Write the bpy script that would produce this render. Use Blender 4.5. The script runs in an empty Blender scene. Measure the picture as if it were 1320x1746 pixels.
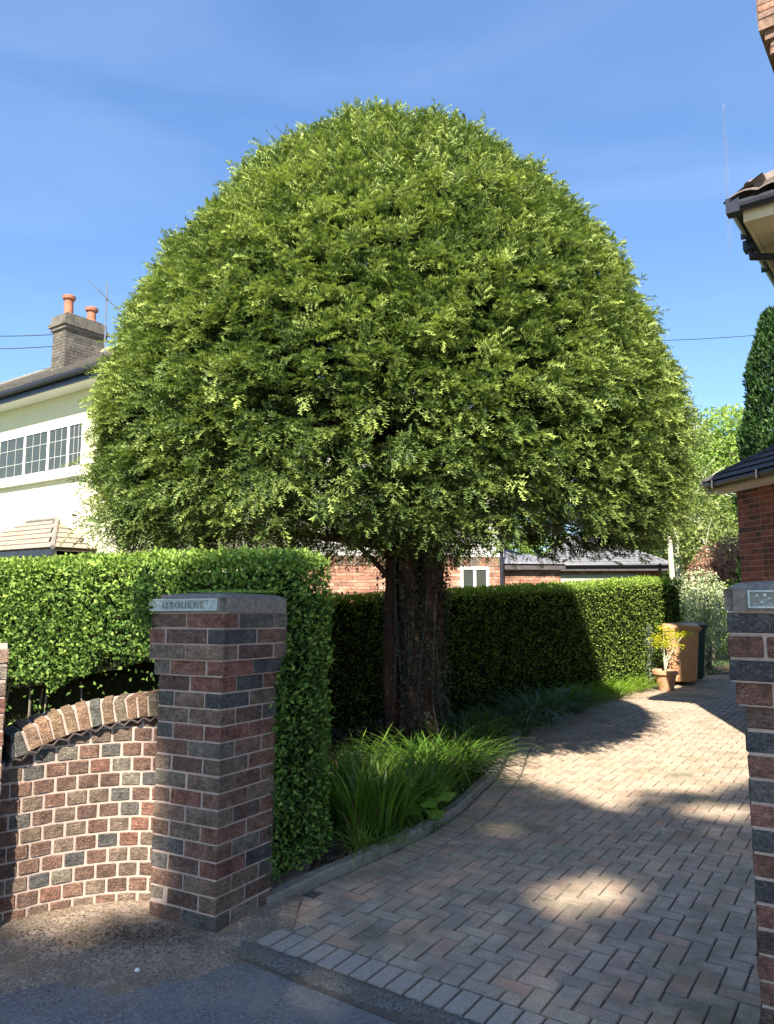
import bpy, bmesh, math, random
import numpy as np
from mathutils import Vector, Matrix
SC = bpy.context.scene
COL = SC.collection
rng = np.random.default_rng(7)
random.seed(7)
R = math.radians
# ------------------------------------------------------------------ camera, light
EYE = 1.52
cam_d = bpy.data.cameras.new('camera'); cam = bpy.data.objects.new('camera', cam_d); COL.objects.link(cam)
cam.location = (0, 0, EYE); cam.rotation_euler = (R(90) + math.atan(142/1261), 0, 0)
cam_d.sensor_fit = 'VERTICAL'; cam_d.sensor_height = 24; cam_d.lens = 24*1261/1746
cam_d.clip_start = .05; cam_d.clip_end = 12000
SC.camera = cam
SUN_AZ, SUN_EL = 10.0, 44.0
travel = Vector((math.sin(R(SUN_AZ))*math.cos(R(SUN_EL)), math.cos(R(SUN_AZ))*math.cos(R(SUN_EL)), -math.sin(R(SUN_EL))))
sl = bpy.data.lights.new('sun', 'SUN'); sl.energy = 3.6; sl.angle = R(.55); sl.color = (1, .91, .77)
so = bpy.data.objects.new('sun', sl); COL.objects.link(so); so.rotation_euler = travel.to_track_quat('-Z', 'Y').to_euler()
so.location = (-5, -20, 30)
W = bpy.data.worlds.new('World'); SC.world = W; W.use_nodes = True
wn = W.node_tree; wn.nodes.clear()
sky = wn.nodes.new('ShaderNodeTexSky'); sky.sky_type = 'NISHITA'; sky.sun_disc = False
sky.sun_elevation = R(SUN_EL); sky.sun_rotation = R(180+SUN_AZ); sky.air_density = .85; sky.dust_density = .4; sky.ozone_density = 2.6
bgn = wn.nodes.new('ShaderNodeBackground'); bgn.inputs['Strength'].default_value = .15
wo = wn.nodes.new('ShaderNodeOutputWorld')
tc = wn.nodes.new('ShaderNodeTexCoord'); mp = wn.nodes.new('ShaderNodeMapping'); mp.inputs['Scale'].default_value = (1.2, 1.2, 5.0)
cn = wn.nodes.new('ShaderNodeTexNoise'); cn.inputs['Scale'].default_value = 1.6; cn.inputs['Detail'].default_value = 5; cn.inputs['Distortion'].default_value = .6
cr = wn.nodes.new('ShaderNodeMapRange'); cr.inputs['From Min'].default_value = .5; cr.inputs['From Max'].default_value = .85; cr.inputs['To Max'].default_value = .10
cm = wn.nodes.new('ShaderNodeMixRGB'); cm.inputs['Color2'].default_value = (2.2, 2.5, 3.0, 1)
wn.links.new(tc.outputs['Generated'], mp.inputs['Vector']); wn.links.new(mp.outputs[0], cn.inputs['Vector'])
wn.links.new(cn.outputs[0], cr.inputs[0]); wn.links.new(cr.outputs[0], cm.inputs['Fac']); 
sm = wn.nodes.new('ShaderNodeMixRGB'); sm.blend_type = 'MULTIPLY'; sm.inputs['Fac'].default_value = 1; sm.inputs['Color2'].default_value = (.345, .36, .335, 1)
sa = wn.nodes.new('ShaderNodeMixRGB'); sa.blend_type = 'ADD'; sa.inputs['Fac'].default_value = 1; sa.inputs['Color2'].default_value = (.03, .13, .44, 1)
wn.links.new(sky.outputs[0], sm.inputs['Color1']); wn.links.new(sm.outputs[0], sa.inputs['Color1']); wn.links.new(sa.outputs[0], cm.inputs['Color1'])
wn.links.new(cm.outputs[0], bgn.inputs['Color']); wn.links.new(bgn.outputs[0], wo.inputs['Surface'])
SC.view_settings.view_transform = 'Standard'; SC.view_settings.look = 'None'; SC.view_settings.gamma = 1
SC.view_settings.exposure = 2.08
SC.view_settings.use_curve_mapping = False
SC.render.engine = 'CYCLES'
SC.cycles.max_bounces = 8; SC.cycles.transparent_max_bounces = 12; SC.cycles.transmission_bounces = 6
SC.cycles.use_denoising = True

# ------------------------------------------------------------------ materials
def mat(name):
    m = bpy.data.materials.new(name); m.use_nodes = True
    nt = m.node_tree; b = nt.nodes['Principled BSDF']
    return m, nt, b
def N(nt, t, **k):
    n = nt.nodes.new(t)
    for a, v in k.items():
        if a in n.inputs: n.inputs[a].default_value = v
        else: setattr(n, a, v)
    return n
def ramp(nt, stops, mode='LINEAR'):
    n = nt.nodes.new('ShaderNodeValToRGB'); n.color_ramp.interpolation = mode
    e = n.color_ramp.elements
    e[0].position, e[0].color = stops[0][0], (*stops[0][1], 1)
    e[1].position, e[1].color = stops[-1][0], (*stops[-1][1], 1)
    for p, c in stops[1:-1]:
        q = e.new(p); q.color = (*c, 1)
    return n
def coords(nt, scale=(1, 1, 1), rand=True, kind='Object'):
    tcn = N(nt, 'ShaderNodeTexCoord'); mpn = N(nt, 'ShaderNodeMapping'); mpn.inputs['Scale'].default_value = scale
    nt.links.new(tcn.outputs[kind], mpn.inputs['Vector'])
    if rand:
        oi = N(nt, 'ShaderNodeObjectInfo'); mu = N(nt, 'ShaderNodeMath', operation='MULTIPLY'); mu.inputs[1].default_value = 137.0
        nt.links.new(oi.outputs['Random'], mu.inputs[0])
        cx = N(nt, 'ShaderNodeCombineXYZ')
        for i in range(3): nt.links.new(mu.outputs[0], cx.inputs[i])
        nt.links.new(cx.outputs[0], mpn.inputs['Location'])
    return mpn.outputs[0]
def simple(name, c1, c2=None, scale=8, rough=.7, bump=0, bscale=60, spec=.3, metal=0, bdist=.01, stretch=(1, 1, 1), detail=6):
    m, nt, b = mat(name); c2 = c2 or c1
    v = coords(nt, stretch)
    n1 = N(nt, 'ShaderNodeTexNoise', Scale=scale, Detail=detail, Roughness=.65); nt.links.new(v, n1.inputs['Vector'])
    r = ramp(nt, [(.3, c1), (.7, c2)]); nt.links.new(n1.outputs[0], r.inputs[0]); nt.links.new(r.outputs[0], b.inputs['Base Color'])
    b.inputs['Roughness'].default_value = rough; b.inputs['Specular IOR Level'].default_value = spec; b.inputs['Metallic'].default_value = metal
    if bump:
        n2 = N(nt, 'ShaderNodeTexNoise', Scale=bscale, Detail=5); nt.links.new(v, n2.inputs['Vector'])
        bp = N(nt, 'ShaderNodeBump', Strength=bump, Distance=bdist); nt.links.new(n2.outputs[0], bp.inputs['Height']); nt.links.new(bp.outputs[0], b.inputs['Normal'])
    return m
BR = [(0, (.245, .140, .098)), (.16, (.200, .120, .088)), (.30, (.275, .135, .094)), (.42, (.240, .172, .124)), (.52, (.155, .098, .078)),
      (.62, (.290, .198, .138)), (.74, (.150, .138, .120)), (.80, (.235, .200, .150)), (.88, (.105, .102, .098)), (.93, (.285, .128, .094))]
def brickmat(name, source='obj', stops=BR, bump=.9, wav=1.0):
    m, nt, b = mat(name)
    v = coords(nt)
    if source == 'obj':
        rnd = N(nt, 'ShaderNodeSeparateColor'); nt.links.new(N(nt, 'ShaderNodeObjectInfo').outputs['Color'], rnd.inputs[0]); rnd = rnd.outputs[0]
    else:
        rnd = N(nt, 'ShaderNodeAttribute', attribute_name='tint').outputs['Fac']
    r = ramp(nt, stops, 'CONSTANT'); nt.links.new(rnd, r.inputs[0])
    # wear / soot / pale bloom
    n1 = N(nt, 'ShaderNodeTexNoise', Scale=22, Detail=8, Roughness=.75); nt.links.new(v, n1.inputs['Vector'])
    mr = N(nt, 'ShaderNodeMapRange'); mr.inputs['From Min'].default_value = .32; mr.inputs['From Max'].default_value = .7
    mr.inputs['To Min'].default_value = .5; mr.inputs['To Max'].default_value = 1.6; nt.links.new(n1.outputs[0], mr.inputs[0])
    mx = N(nt, 'ShaderNodeMixRGB', blend_type='MULTIPLY'); mx.inputs['Fac'].default_value = 1
    nt.links.new(r.outputs[0], mx.inputs['Color1']); nt.links.new(mr.outputs[0], mx.inputs['Color2'])
    n3 = N(nt, 'ShaderNodeTexNoise', Scale=160, Detail=3); nt.links.new(v, n3.inputs['Vector'])
    r3 = ramp(nt, [(.55, (0, 0, 0)), (.72, (.6, .6, .6))]); nt.links.new(n3.outputs[0], r3.inputs[0])
    m3 = N(nt, 'ShaderNodeMixRGB'); m3.inputs['Color2'].default_value = (.34, .27, .22, 1)
    nt.links.new(r3.outputs[0], m3.inputs['Fac']); nt.links.new(mx.outputs[0], m3.inputs['Color1']); nt.links.new(m3.outputs[0], b.inputs['Base Color'])
    gp = N(nt, 'ShaderNodeNewGeometry'); st_ = N(nt, 'ShaderNodeTexNoise', Scale=4.5, Detail=8, Roughness=.72); nt.links.new(gp.outputs['Position'], st_.inputs['Vector'])
    rs = N(nt, 'ShaderNodeMapRange'); rs.inputs['From Min'].default_value = .33; rs.inputs['From Max'].default_value = .68; rs.inputs['To Min'].default_value = .62; rs.inputs['To Max'].default_value = 1.28; nt.links.new(st_.outputs[0], rs.inputs[0])
    ms = N(nt, 'ShaderNodeMixRGB', blend_type='MULTIPLY'); ms.inputs['Fac'].default_value = 1; nt.links.new(m3.outputs[0], ms.inputs['Color1']); nt.links.new(rs.outputs[0], ms.inputs['Color2']); nt.links.new(ms.outputs[0], b.inputs['Base Color'])
    # rustic dragged face: wavy horizontal ridges
    tcn = N(nt, 'ShaderNodeMapping'); tcn.inputs['Scale'].default_value = (1, 1, 2.3); nt.links.new(v, tcn.inputs['Vector'])
    w = N(nt, 'ShaderNodeTexNoise', Scale=46, Detail=4, Roughness=.65, Distortion=1.4); nt.links.new(tcn.outputs[0], w.inputs['Vector'])
    wr = N(nt, 'ShaderNodeMapRange'); wr.inputs['From Min'].default_value = .38; wr.inputs['From Max'].default_value = .62; wr.inputs['To Min'].default_value = 1-.45*wav; wr.inputs['To Max'].default_value = 1.22; nt.links.new(w.outputs[0], wr.inputs[0])
    wm = N(nt, 'ShaderNodeMixRGB', blend_type='MULTIPLY'); wm.inputs['Fac'].default_value = 1; nt.links.new(ms.outputs[0], wm.inputs['Color1']); nt.links.new(wr.outputs[0], wm.inputs['Color2']); nt.links.new(wm.outputs[0], b.inputs['Base Color'])
    ad = N(nt, 'ShaderNodeMath', operation='MULTIPLY_ADD'); ad.inputs[1].default_value = wav
    nt.links.new(w.outputs[0], ad.inputs[0]); nt.links.new(n3.outputs[0], ad.inputs[2])
    bp = N(nt, 'ShaderNodeBump', Strength=bump, Distance=.020); nt.links.new(ad.outputs[0], bp.inputs['Height']); nt.links.new(bp.outputs[0], b.inputs['Normal'])
    b.inputs['Roughness'].default_value = .82; b.inputs['Specular IOR Level'].default_value = .25
    return m
def foliage(name, dark, light, trans=.3, rough=.5, mid=None, spec=.25):
    m, nt, b = mat(name)
    a = N(nt, 'ShaderNodeAttribute', attribute_name='tint')
    r = ramp(nt, [(0, dark), (.5, mid or tuple((x+y)/2 for x, y in zip(dark, light))), (1, light)])
    nt.links.new(a.outputs['Fac'], r.inputs[0]); nt.links.new(r.outputs[0], b.inputs['Base Color'])
    b.inputs['Roughness'].default_value = rough; b.inputs['Specular IOR Level'].default_value = spec
    tr = N(nt, 'ShaderNodeBsdfTranslucent'); hs = N(nt, 'ShaderNodeHueSaturation'); hs.inputs['Value'].default_value = 1.5; hs.inputs['Saturation'].default_value = 1.15
    nt.links.new(r.outputs[0], hs.inputs['Color']); nt.links.new(hs.outputs[0], tr.inputs['Color'])
    mi = N(nt, 'ShaderNodeMixShader'); mi.inputs[0].default_value = trans
    nt.links.new(b.outputs[0], mi.inputs[1]); nt.links.new(tr.outputs[0], mi.inputs[2])
    nt.links.new(mi.outputs[0], nt.nodes['Material Output'].inputs['Surface'])
    return m
M = {}
M['brick'] = brickmat('rustic_brick')
M['brick_coping'] = brickmat('coping_brick', stops=[(0, (.26, .17, .10)), (.25, (.30, .18, .11)), (.45, (.20, .155, .105)), (.6, (.32, .20, .13)), (.8, (.15, .145, .12)), (.9, (.28, .21, .14))])
M['mortar'] = simple('mortar', (.31, .235, .19), (.44, .34, .285), 30, .9, .5, 220, bdist=.003)
M['stone_cap'] = simple('cap_stone', (.13, .108, .088), (.30, .26, .215), 38, .9, 1, 120, bdist=.009, detail=10)
M['plate'] = simple('painted_plate', (.33, .38, .35), (.52, .57, .52), 40, .7, .5, 120, bdist=.003)
M['plate_bg'] = simple('plate_ground', (.20, .24, .22), (.46, .51, .47), 60, .8, .6, 150, bdist=.003)
M['plate_dark'] = simple('plate_recess', (.13, .14, .12), (.30, .31, .27), 55, .85, .8, 150, bdist=.004)
M['tile_dark'] = simple('creasing_tile', (.04, .035, .035), (.10, .07, .06), 25, .8, .4, 80)
M['soil'] = simple('soil', (.035, .026, .018), (.085, .062, .042), 12, .95, 1, 60, bdist=.02)
M['lawn'] = simple('lawn_ground', (.03, .055, .012), (.06, .10, .025), 6, .95, .6, 40)
M['render_cream'] = simple('cream_render', (.60, .57, .38), (.67, .64, .44), 3, .9, .25, 120, bdist=.004)
M['render_white'] = simple('white_render', (.66, .65, .60), (.76, .75, .70), 3, .9, .25, 120, bdist=.004)
M['upvc'] = simple('white_upvc', (.78, .78, .77), (.82, .82, .81), 4, .35, 0, spec=.5)
M['black_plastic'] = simple('black_gutter', (.012, .013, .02), (.022, .024, .034), 6, .35, 0, spec=.5)
M['soffit'] = simple('cream_soffit', (.50, .43, .28), (.58, .50, .34), 5, .7, .1, 40)
M['slate'] = simple('slate', (.13, .13, .145), (.22, .22, .235), 5, .6, .5, 50, bdist=.004)
M['slate_old'] = simple('weathered_slate', (.14, .13, .125), (.26, .24, .21), 6, .75, .5, 50, bdist=.004)
M['bay_tile'] = simple('bay_roof_tile', (.21, .17, .135), (.30, .25, .205), 6, .8, .3, 50, bdist=.004)
M['roof_dark'] = simple('dark_roof_tile', (.045, .042, .048), (.10, .09, .095), 9, .7, .5, 60, bdist=.004)
M['roof_brown'] = simple('brown_roof_tile', (.10, .078, .068), (.19, .155, .135), 9, .75, .5, 60, bdist=.004)
M['terracotta'] = simple('terracotta', (.30, .105, .06), (.40, .17, .10), 7, .75, .25, 70, bdist=.003)
M['pot'] = simple('pot_terracotta', (.48, .23, .13), (.58, .31, .19), 7, .75, .2, 70, bdist=.003)
M['bin_brown'] = simple('brown_plastic', (.43, .235, .125), (.48, .275, .15), 3, .45, .1, 200, bdist=.001, spec=.45)
M['bin_green'] = simple('green_plastic', (.025, .055, .04), (.035, .07, .05), 3, .4, .1, 200, bdist=.001, spec=.45)
M['rubber'] = simple('black_rubber', (.015, .015, .015), (.03, .03, .03), 10, .8)
M['metal'] = simple('aerial_metal', (.25, .25, .26), (.35, .35, .36), 10, .4, metal=.8)
M['wire'] = simple('cable', (.03, .03, .035), (.04, .04, .045), 2, .6)
M['bark'] = simple('yew_bark', (.030, .016, .011), (.095, .045, .030), 14, .9, 1, 40, bdist=.02, stretch=(1, 1, .25))
M['bark_grey'] = simple('grey_bark', (.10, .085, .065), (.20, .17, .13), 12, .9, 1, 40, bdist=.02, stretch=(1, 1, .3))
M['bark_pale'] = simple('pale_bark', (.35, .36, .25), (.50, .50, .38), 10, .9, .6, 40, bdist=.01)
M['core'] = simple('dark_core', (.008, .010, .005), (.022, .026, .012), 25, 1, 1, 60, bdist=.03, spec=.0)
M['curtain'] = simple('net_curtain', (.5, .5, .47), (.62, .62, .58), 20, .9)
M['door_pale'] = simple('pale_garage_door', (.42, .42, .33), (.47, .47, .38), 3, .6)
M['pebble'] = simple('pebble', (.10, .085, .07), (.34, .30, .25), 3, .85, .3, 60)
M['white_stone'] = simple('white_stone', (.7, .68, .62), (.8, .78, .72), 10, .8)
def glass():
    m, nt, b = mat('window_glass')
    b.inputs['Base Color'].default_value = (.05, .058, .05, 1); b.inputs['Roughness'].default_value = .08; b.inputs['Specular IOR Level'].default_value = .35
    v = coords(nt); n = N(nt, 'ShaderNodeTexNoise', Scale=2.0); nt.links.new(v, n.inputs['Vector'])
    bp = N(nt, 'ShaderNodeBump', Strength=.05, Distance=.02); nt.links.new(n.outputs[0], bp.inputs['Height']); nt.links.new(bp.outputs[0], b.inputs['Normal'])
    return m
M['glass'] = glass()
M['far_brick'] = brickmat('house_brick', 'attr', [(0, (.36, .17, .11)), (.3, (.43, .22, .15)), (.55, (.30, .14, .095)), (.75, (.48, .27, .19)), (.9, (.25, .13, .10))], .4, .5)
M['garage_brick'] = brickmat('garage_brick', 'obj', [(0, (.24, .075, .05)), (.25, (.17, .055, .042)), (.45, (.29, .10, .065)), (.65, (.11, .045, .042)), (.8, (.21, .08, .055)), (.92, (.075, .04, .042))], .4, .5)
M['chimney_brick'] = brickmat('chimney_brick', 'attr', [(0, (.22, .14, .10)), (.3, (.27, .16, .11)), (.55, (.19, .15, .12)), (.75, (.31, .15, .10)), (.9, (.16, .13, .11))], .5, .6)
M['old_chimney'] = brickmat('old_chimney_brick', 'attr', [(0, (.125, .115, .10)), (.4, (.155, .14, .115)), (.7, (.10, .095, .085)), (.9, (.17, .145, .12))], .7, .8)
# paving
def pavermat(name, source):
    m, nt, b = mat(name)
    g = N(nt, 'ShaderNodeNewGeometry')
    v = coords(nt)
    rnd = N(nt, 'ShaderNodeObjectInfo').outputs['Random'] if source == 'obj' else N(nt, 'ShaderNodeAttribute', attribute_name='tint').outputs['Fac']
    r = ramp(nt, [(0, (.400, .305, .228)), (.15, (.415, .298, .222)), (.3, (.370, .292, .222)), (.45, (.430, .322, .242)), (.6, (.350, .270, .208)), (.72, (.405, .322, .238)), (.84, (.440, .290, .208)), (.92, (.380, .315, .238))], 'CONSTANT')
    nt.links.new(rnd, r.inputs[0])
    fine = N(nt, 'ShaderNodeTexNoise', Scale=170, Detail=4, Roughness=.8); nt.links.new(g.outputs['Position'], fine.inputs['Vector'])
    mr = N(nt, 'ShaderNodeMapRange'); mr.inputs['From Min'].default_value = .38; mr.inputs['From Max'].default_value = .62; mr.inputs['To Min'].default_value = .60; mr.inputs['To Max'].default_value = 1.42
    nt.links.new(fine.outputs[0], mr.inputs[0])
    mx = N(nt, 'ShaderNodeMixRGB', blend_type='MULTIPLY'); mx.inputs['Fac'].default_value = .85
    nt.links.new(r.outputs[0], mx.inputs['Color1']); nt.links.new(mr.outputs[0], mx.inputs['Color2'])
    # moss and dirt patches in place
    big = N(nt, 'ShaderNodeTexNoise', Scale=1.1, Detail=7, Roughness=.7); nt.links.new(g.outputs['Position'], big.inputs['Vector'])
    rb = ramp(nt, [(.50, (0, 0, 0)), (.66, (.75, .75, .75))]); nt.links.new(big.outputs[0], rb.inputs[0])
    m2 = N(nt, 'ShaderNodeMixRGB'); m2.inputs['Color2'].default_value = (.135, .14, .075, 1)
    nt.links.new(rb.outputs[0], m2.inputs['Fac']); nt.links.new(mx.outputs[0], m2.inputs['Color1'])
    b2 = N(nt, 'ShaderNodeTexNoise', Scale=5.5, Detail=6, Roughness=.7); nt.links.new(g.outputs['Position'], b2.inputs['Vector'])
    mr2 = N(nt, 'ShaderNodeMapRange'); mr2.inputs['From Min'].default_value = .3; mr2.inputs['From Max'].default_value = .7; mr2.inputs['To Min'].default_value = .72; mr2.inputs['To Max'].default_value = 1.25
    nt.links.new(b2.outputs[0], mr2.inputs[0])
    m4 = N(nt, 'ShaderNodeMixRGB', blend_type='MULTIPLY'); m4.inputs['Fac'].default_value = 1
    nt.links.new(m2.outputs[0], m4.inputs['Color1']); nt.links.new(mr2.outputs[0], m4.inputs['Color2']); nt.links.new(m4.outputs[0], b.inputs['Base Color'])
    bp = N(nt, 'ShaderNodeBump', Strength=.6, Distance=.003); nt.links.new(fine.outputs[0], bp.inputs['Height']); nt.links.new(bp.outputs[0], b.inputs['Normal'])
    b.inputs['Roughness'].default_value = .85; b.inputs['Specular IOR Level'].default_value = .25
    return m
M['paver'] = pavermat('paver', 'obj'); M['paver_far'] = pavermat('paver_joined', 'attr')
M['paver_grey'] = simple('grey_paver', (.30, .25, .20), (.45, .385, .32), 60, .85, .6, 300, bdist=.003)
M['kerb'] = simple('concrete_edging', (.15, .14, .11), (.27, .25, .205), 18, .9, .7, 120, bdist=.005)
M['joint'] = simple('joint_sand', (.08, .066, .05), (.15, .125, .095), 20, .95, .6, 120)
def asphalt():
    m, nt, b = mat('asphalt')
    g = N(nt, 'ShaderNodeNewGeometry').outputs['Position']
    f = N(nt, 'ShaderNodeTexNoise', Scale=85, Detail=9, Roughness=.88); nt.links.new(g, f.inputs['Vector'])
    r = ramp(nt, [(.40, (.055, .052, .052)), (.52, (.150, .145, .142)), (.64, (.36, .35, .335))]); nt.links.new(f.outputs[0], r.inputs[0])
    big = N(nt, 'ShaderNodeTexNoise', Scale=3.2, Detail=8, Roughness=.75); nt.links.new(g, big.inputs['Vector'])
    rb = ramp(nt, [(.42, (0, 0, 0)), (.62, (.55, .55, .55))]); nt.links.new(big.outputs[0], rb.inputs[0])
    mx = N(nt, 'ShaderNodeMixRGB'); mx.inputs['Color2'].default_value = (.24, .225, .205, 1)
    nt.links.new(rb.outputs[0], mx.inputs['Fac']); nt.links.new(r.outputs[0], mx.inputs['Color1']); nt.links.new(mx.outputs[0], b.inputs['Base Color'])
    bp = N(nt, 'ShaderNodeBump', Strength=.8, Distance=.004); nt.links.new(f.outputs[0], bp.inputs['Height']); nt.links.new(bp.outputs[0], b.inputs['Normal'])
    b.inputs['Roughness'].default_value = .8
    return m
M['asphalt'] = asphalt()
def dirt(name, a, c, gravel=.5):
    m, nt, b = mat(name)
    g = N(nt, 'ShaderNodeNewGeometry').outputs['Position']
    f = N(nt, 'ShaderNodeTexNoise', Scale=75, Detail=9, Roughness=.88); nt.links.new(g, f.inputs['Vector'])
    r = ramp(nt, [(.40, tuple(x*.3 for x in a)), (.5, a), (.63, c)]); nt.links.new(f.outputs[0], r.inputs[0])
    big = N(nt, 'ShaderNodeTexNoise', Scale=5, Detail=8, Roughness=.75); nt.links.new(g, big.inputs['Vector'])
    rb = ramp(nt, [(.42, (0, 0, 0)), (.62, (.8, .8, .8))]); nt.links.new(big.outputs[0], rb.inputs[0])
    mx = N(nt, 'ShaderNodeMixRGB'); mx.inputs['Color2'].default_value = (.20, .155, .105, 1)
    nt.links.new(rb.outputs[0], mx.inputs['Fac']); nt.links.new(r.outputs[0], mx.inputs['Color1']); nt.links.new(mx.outputs[0], b.inputs['Base Color'])
    bp = N(nt, 'ShaderNodeBump', Strength=1, Distance=.008); nt.links.new(f.outputs[0], bp.inputs['Height']); nt.links.new(bp.outputs[0], b.inputs['Normal'])
    b.inputs['Roughness'].default_value = .95; b.inputs['Specular IOR Level'].default_value = .1
    return m
M['dirt'] = dirt('verge_dirt', (.33, .255, .19), (.60, .50, .41))
M['concrete'] = dirt('rough_concrete', (.17, .16, .145), (.38, .37, .34))
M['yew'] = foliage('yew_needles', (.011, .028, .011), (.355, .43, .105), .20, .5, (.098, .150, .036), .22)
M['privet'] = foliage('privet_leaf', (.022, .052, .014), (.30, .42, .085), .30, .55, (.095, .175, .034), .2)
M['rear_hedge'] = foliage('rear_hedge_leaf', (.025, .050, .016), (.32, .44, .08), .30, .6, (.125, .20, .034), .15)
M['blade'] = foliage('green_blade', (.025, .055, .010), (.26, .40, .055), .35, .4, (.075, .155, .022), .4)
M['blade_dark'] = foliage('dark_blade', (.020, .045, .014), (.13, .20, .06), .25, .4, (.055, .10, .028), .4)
M['ivy'] = foliage('ivy_leaf', (.018, .026, .016), (.13, .115, .075), .12, .6, (.042, .050, .030), .2)
M['tree_light'] = foliage('pale_tree_leaf', (.08, .13, .03), (.42, .54, .14), .4, .55, (.22, .32, .07), .15)
M['tree_olive'] = foliage('olive_tree_leaf', (.07, .09, .03), (.36, .42, .14), .35, .55, (.18, .23, .07), .15)
M['tree_bronze'] = foliage('bronze_leaf', (.10, .06, .04), (.48, .28, .20), .3, .6, (.28, .16, .11), .15)
M['variegated'] = foliage('variegated_leaf', (.03, .05, .02), (.68, .70, .44), .25, .5, (.20, .27, .12), .2)
M['conifer'] = foliage('conifer_leaf', (.012, .035, .010), (.07, .14, .03), .2, .55, (.035, .08, .018))
M['golden'] = foliage('golden_leaf', (.25, .28, .03), (.66, .62, .06), .4, .5, (.46, .46, .05))
M['silver'] = foliage('silver_leaf', (.12, .16, .10), (.32, .38, .26), .3, .5)
M['street_tree'] = foliage('street_tree_leaf', (.03, .06, .015), (.08, .15, .03), .25, .5)
M['litter'] = foliage('dry_litter', (.05, .035, .02), (.26, .19, .11), .1, .8)

# ------------------------------------------------------------------ object helpers
def setp(o, label=None, cat=None, group=None, kind=None):
    if label: o['label'] = label
    if cat: o['category'] = cat
    if group: o['group'] = group
    if kind: o['kind'] = kind
    return o
def link(name, data, m=None, parent=None, **k):
    o = bpy.data.objects.new(name, data); COL.objects.link(o)
    if m is not None and data is not None and not data.materials: data.materials.append(m)
    if parent: o.parent = parent
    return setp(o, **k)
def thing(name, label, cat, loc=(0, 0, 0), rz=0, group=None):
    o = bpy.data.objects.new(name, None); COL.objects.link(o); o.location = loc; o.rotation_euler = (0, 0, rz)
    o.empty_display_size = .2
    return setp(o, label, cat, group)
def mesh_np(name, V, F, tint=None, smooth=False):
    """V (n,3), F (m,k) index array with constant k"""
    me = bpy.data.meshes.new(name); V = np.asarray(V, np.float32); F = np.asarray(F, np.int32); k = F.shape[1]
    me.vertices.add(len(V)); me.vertices.foreach_set('co', V.ravel())
    me.loops.add(F.size); me.loops.foreach_set('vertex_index', F.ravel())
    me.polygons.add(len(F)); me.polygons.foreach_set('loop_start', np.arange(0, F.size, k, dtype=np.int32))
    me.polygons.foreach_set('loop_total', np.full(len(F), k, np.int32))
    if smooth: me.polygons.foreach_set('use_smooth', np.ones(len(F), bool))
    if tint is not None:
        a = me.attributes.new('tint', 'FLOAT', 'POINT'); a.data.foreach_set('value', np.asarray(tint, np.float32))
    me.update(calc_edges=True); return me
def mesh_py(name, V, F, smooth=False):
    me = bpy.data.meshes.new(name); me.from_pydata([tuple(v) for v in V], [], F); me.update()
    if smooth:
        for p in me.polygons: p.use_smooth = True
    return me
def box_mesh(name, sx, sy, sz, bev=0, centre=(0, 0, 0), seg=1):
    bm = bmesh.new(); bmesh.ops.create_cube(bm, size=1)
    for v in bm.verts: v.co = Vector((v.co.x*sx+centre[0], v.co.y*sy+centre[1], v.co.z*sz+centre[2]))
    if bev: bmesh.ops.bevel(bm, geom=bm.edges[:], offset=bev, segments=seg, affect='EDGES', profile=.5)
    me = bpy.data.meshes.new(name); bm.to_mesh(me); bm.free(); return me
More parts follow.
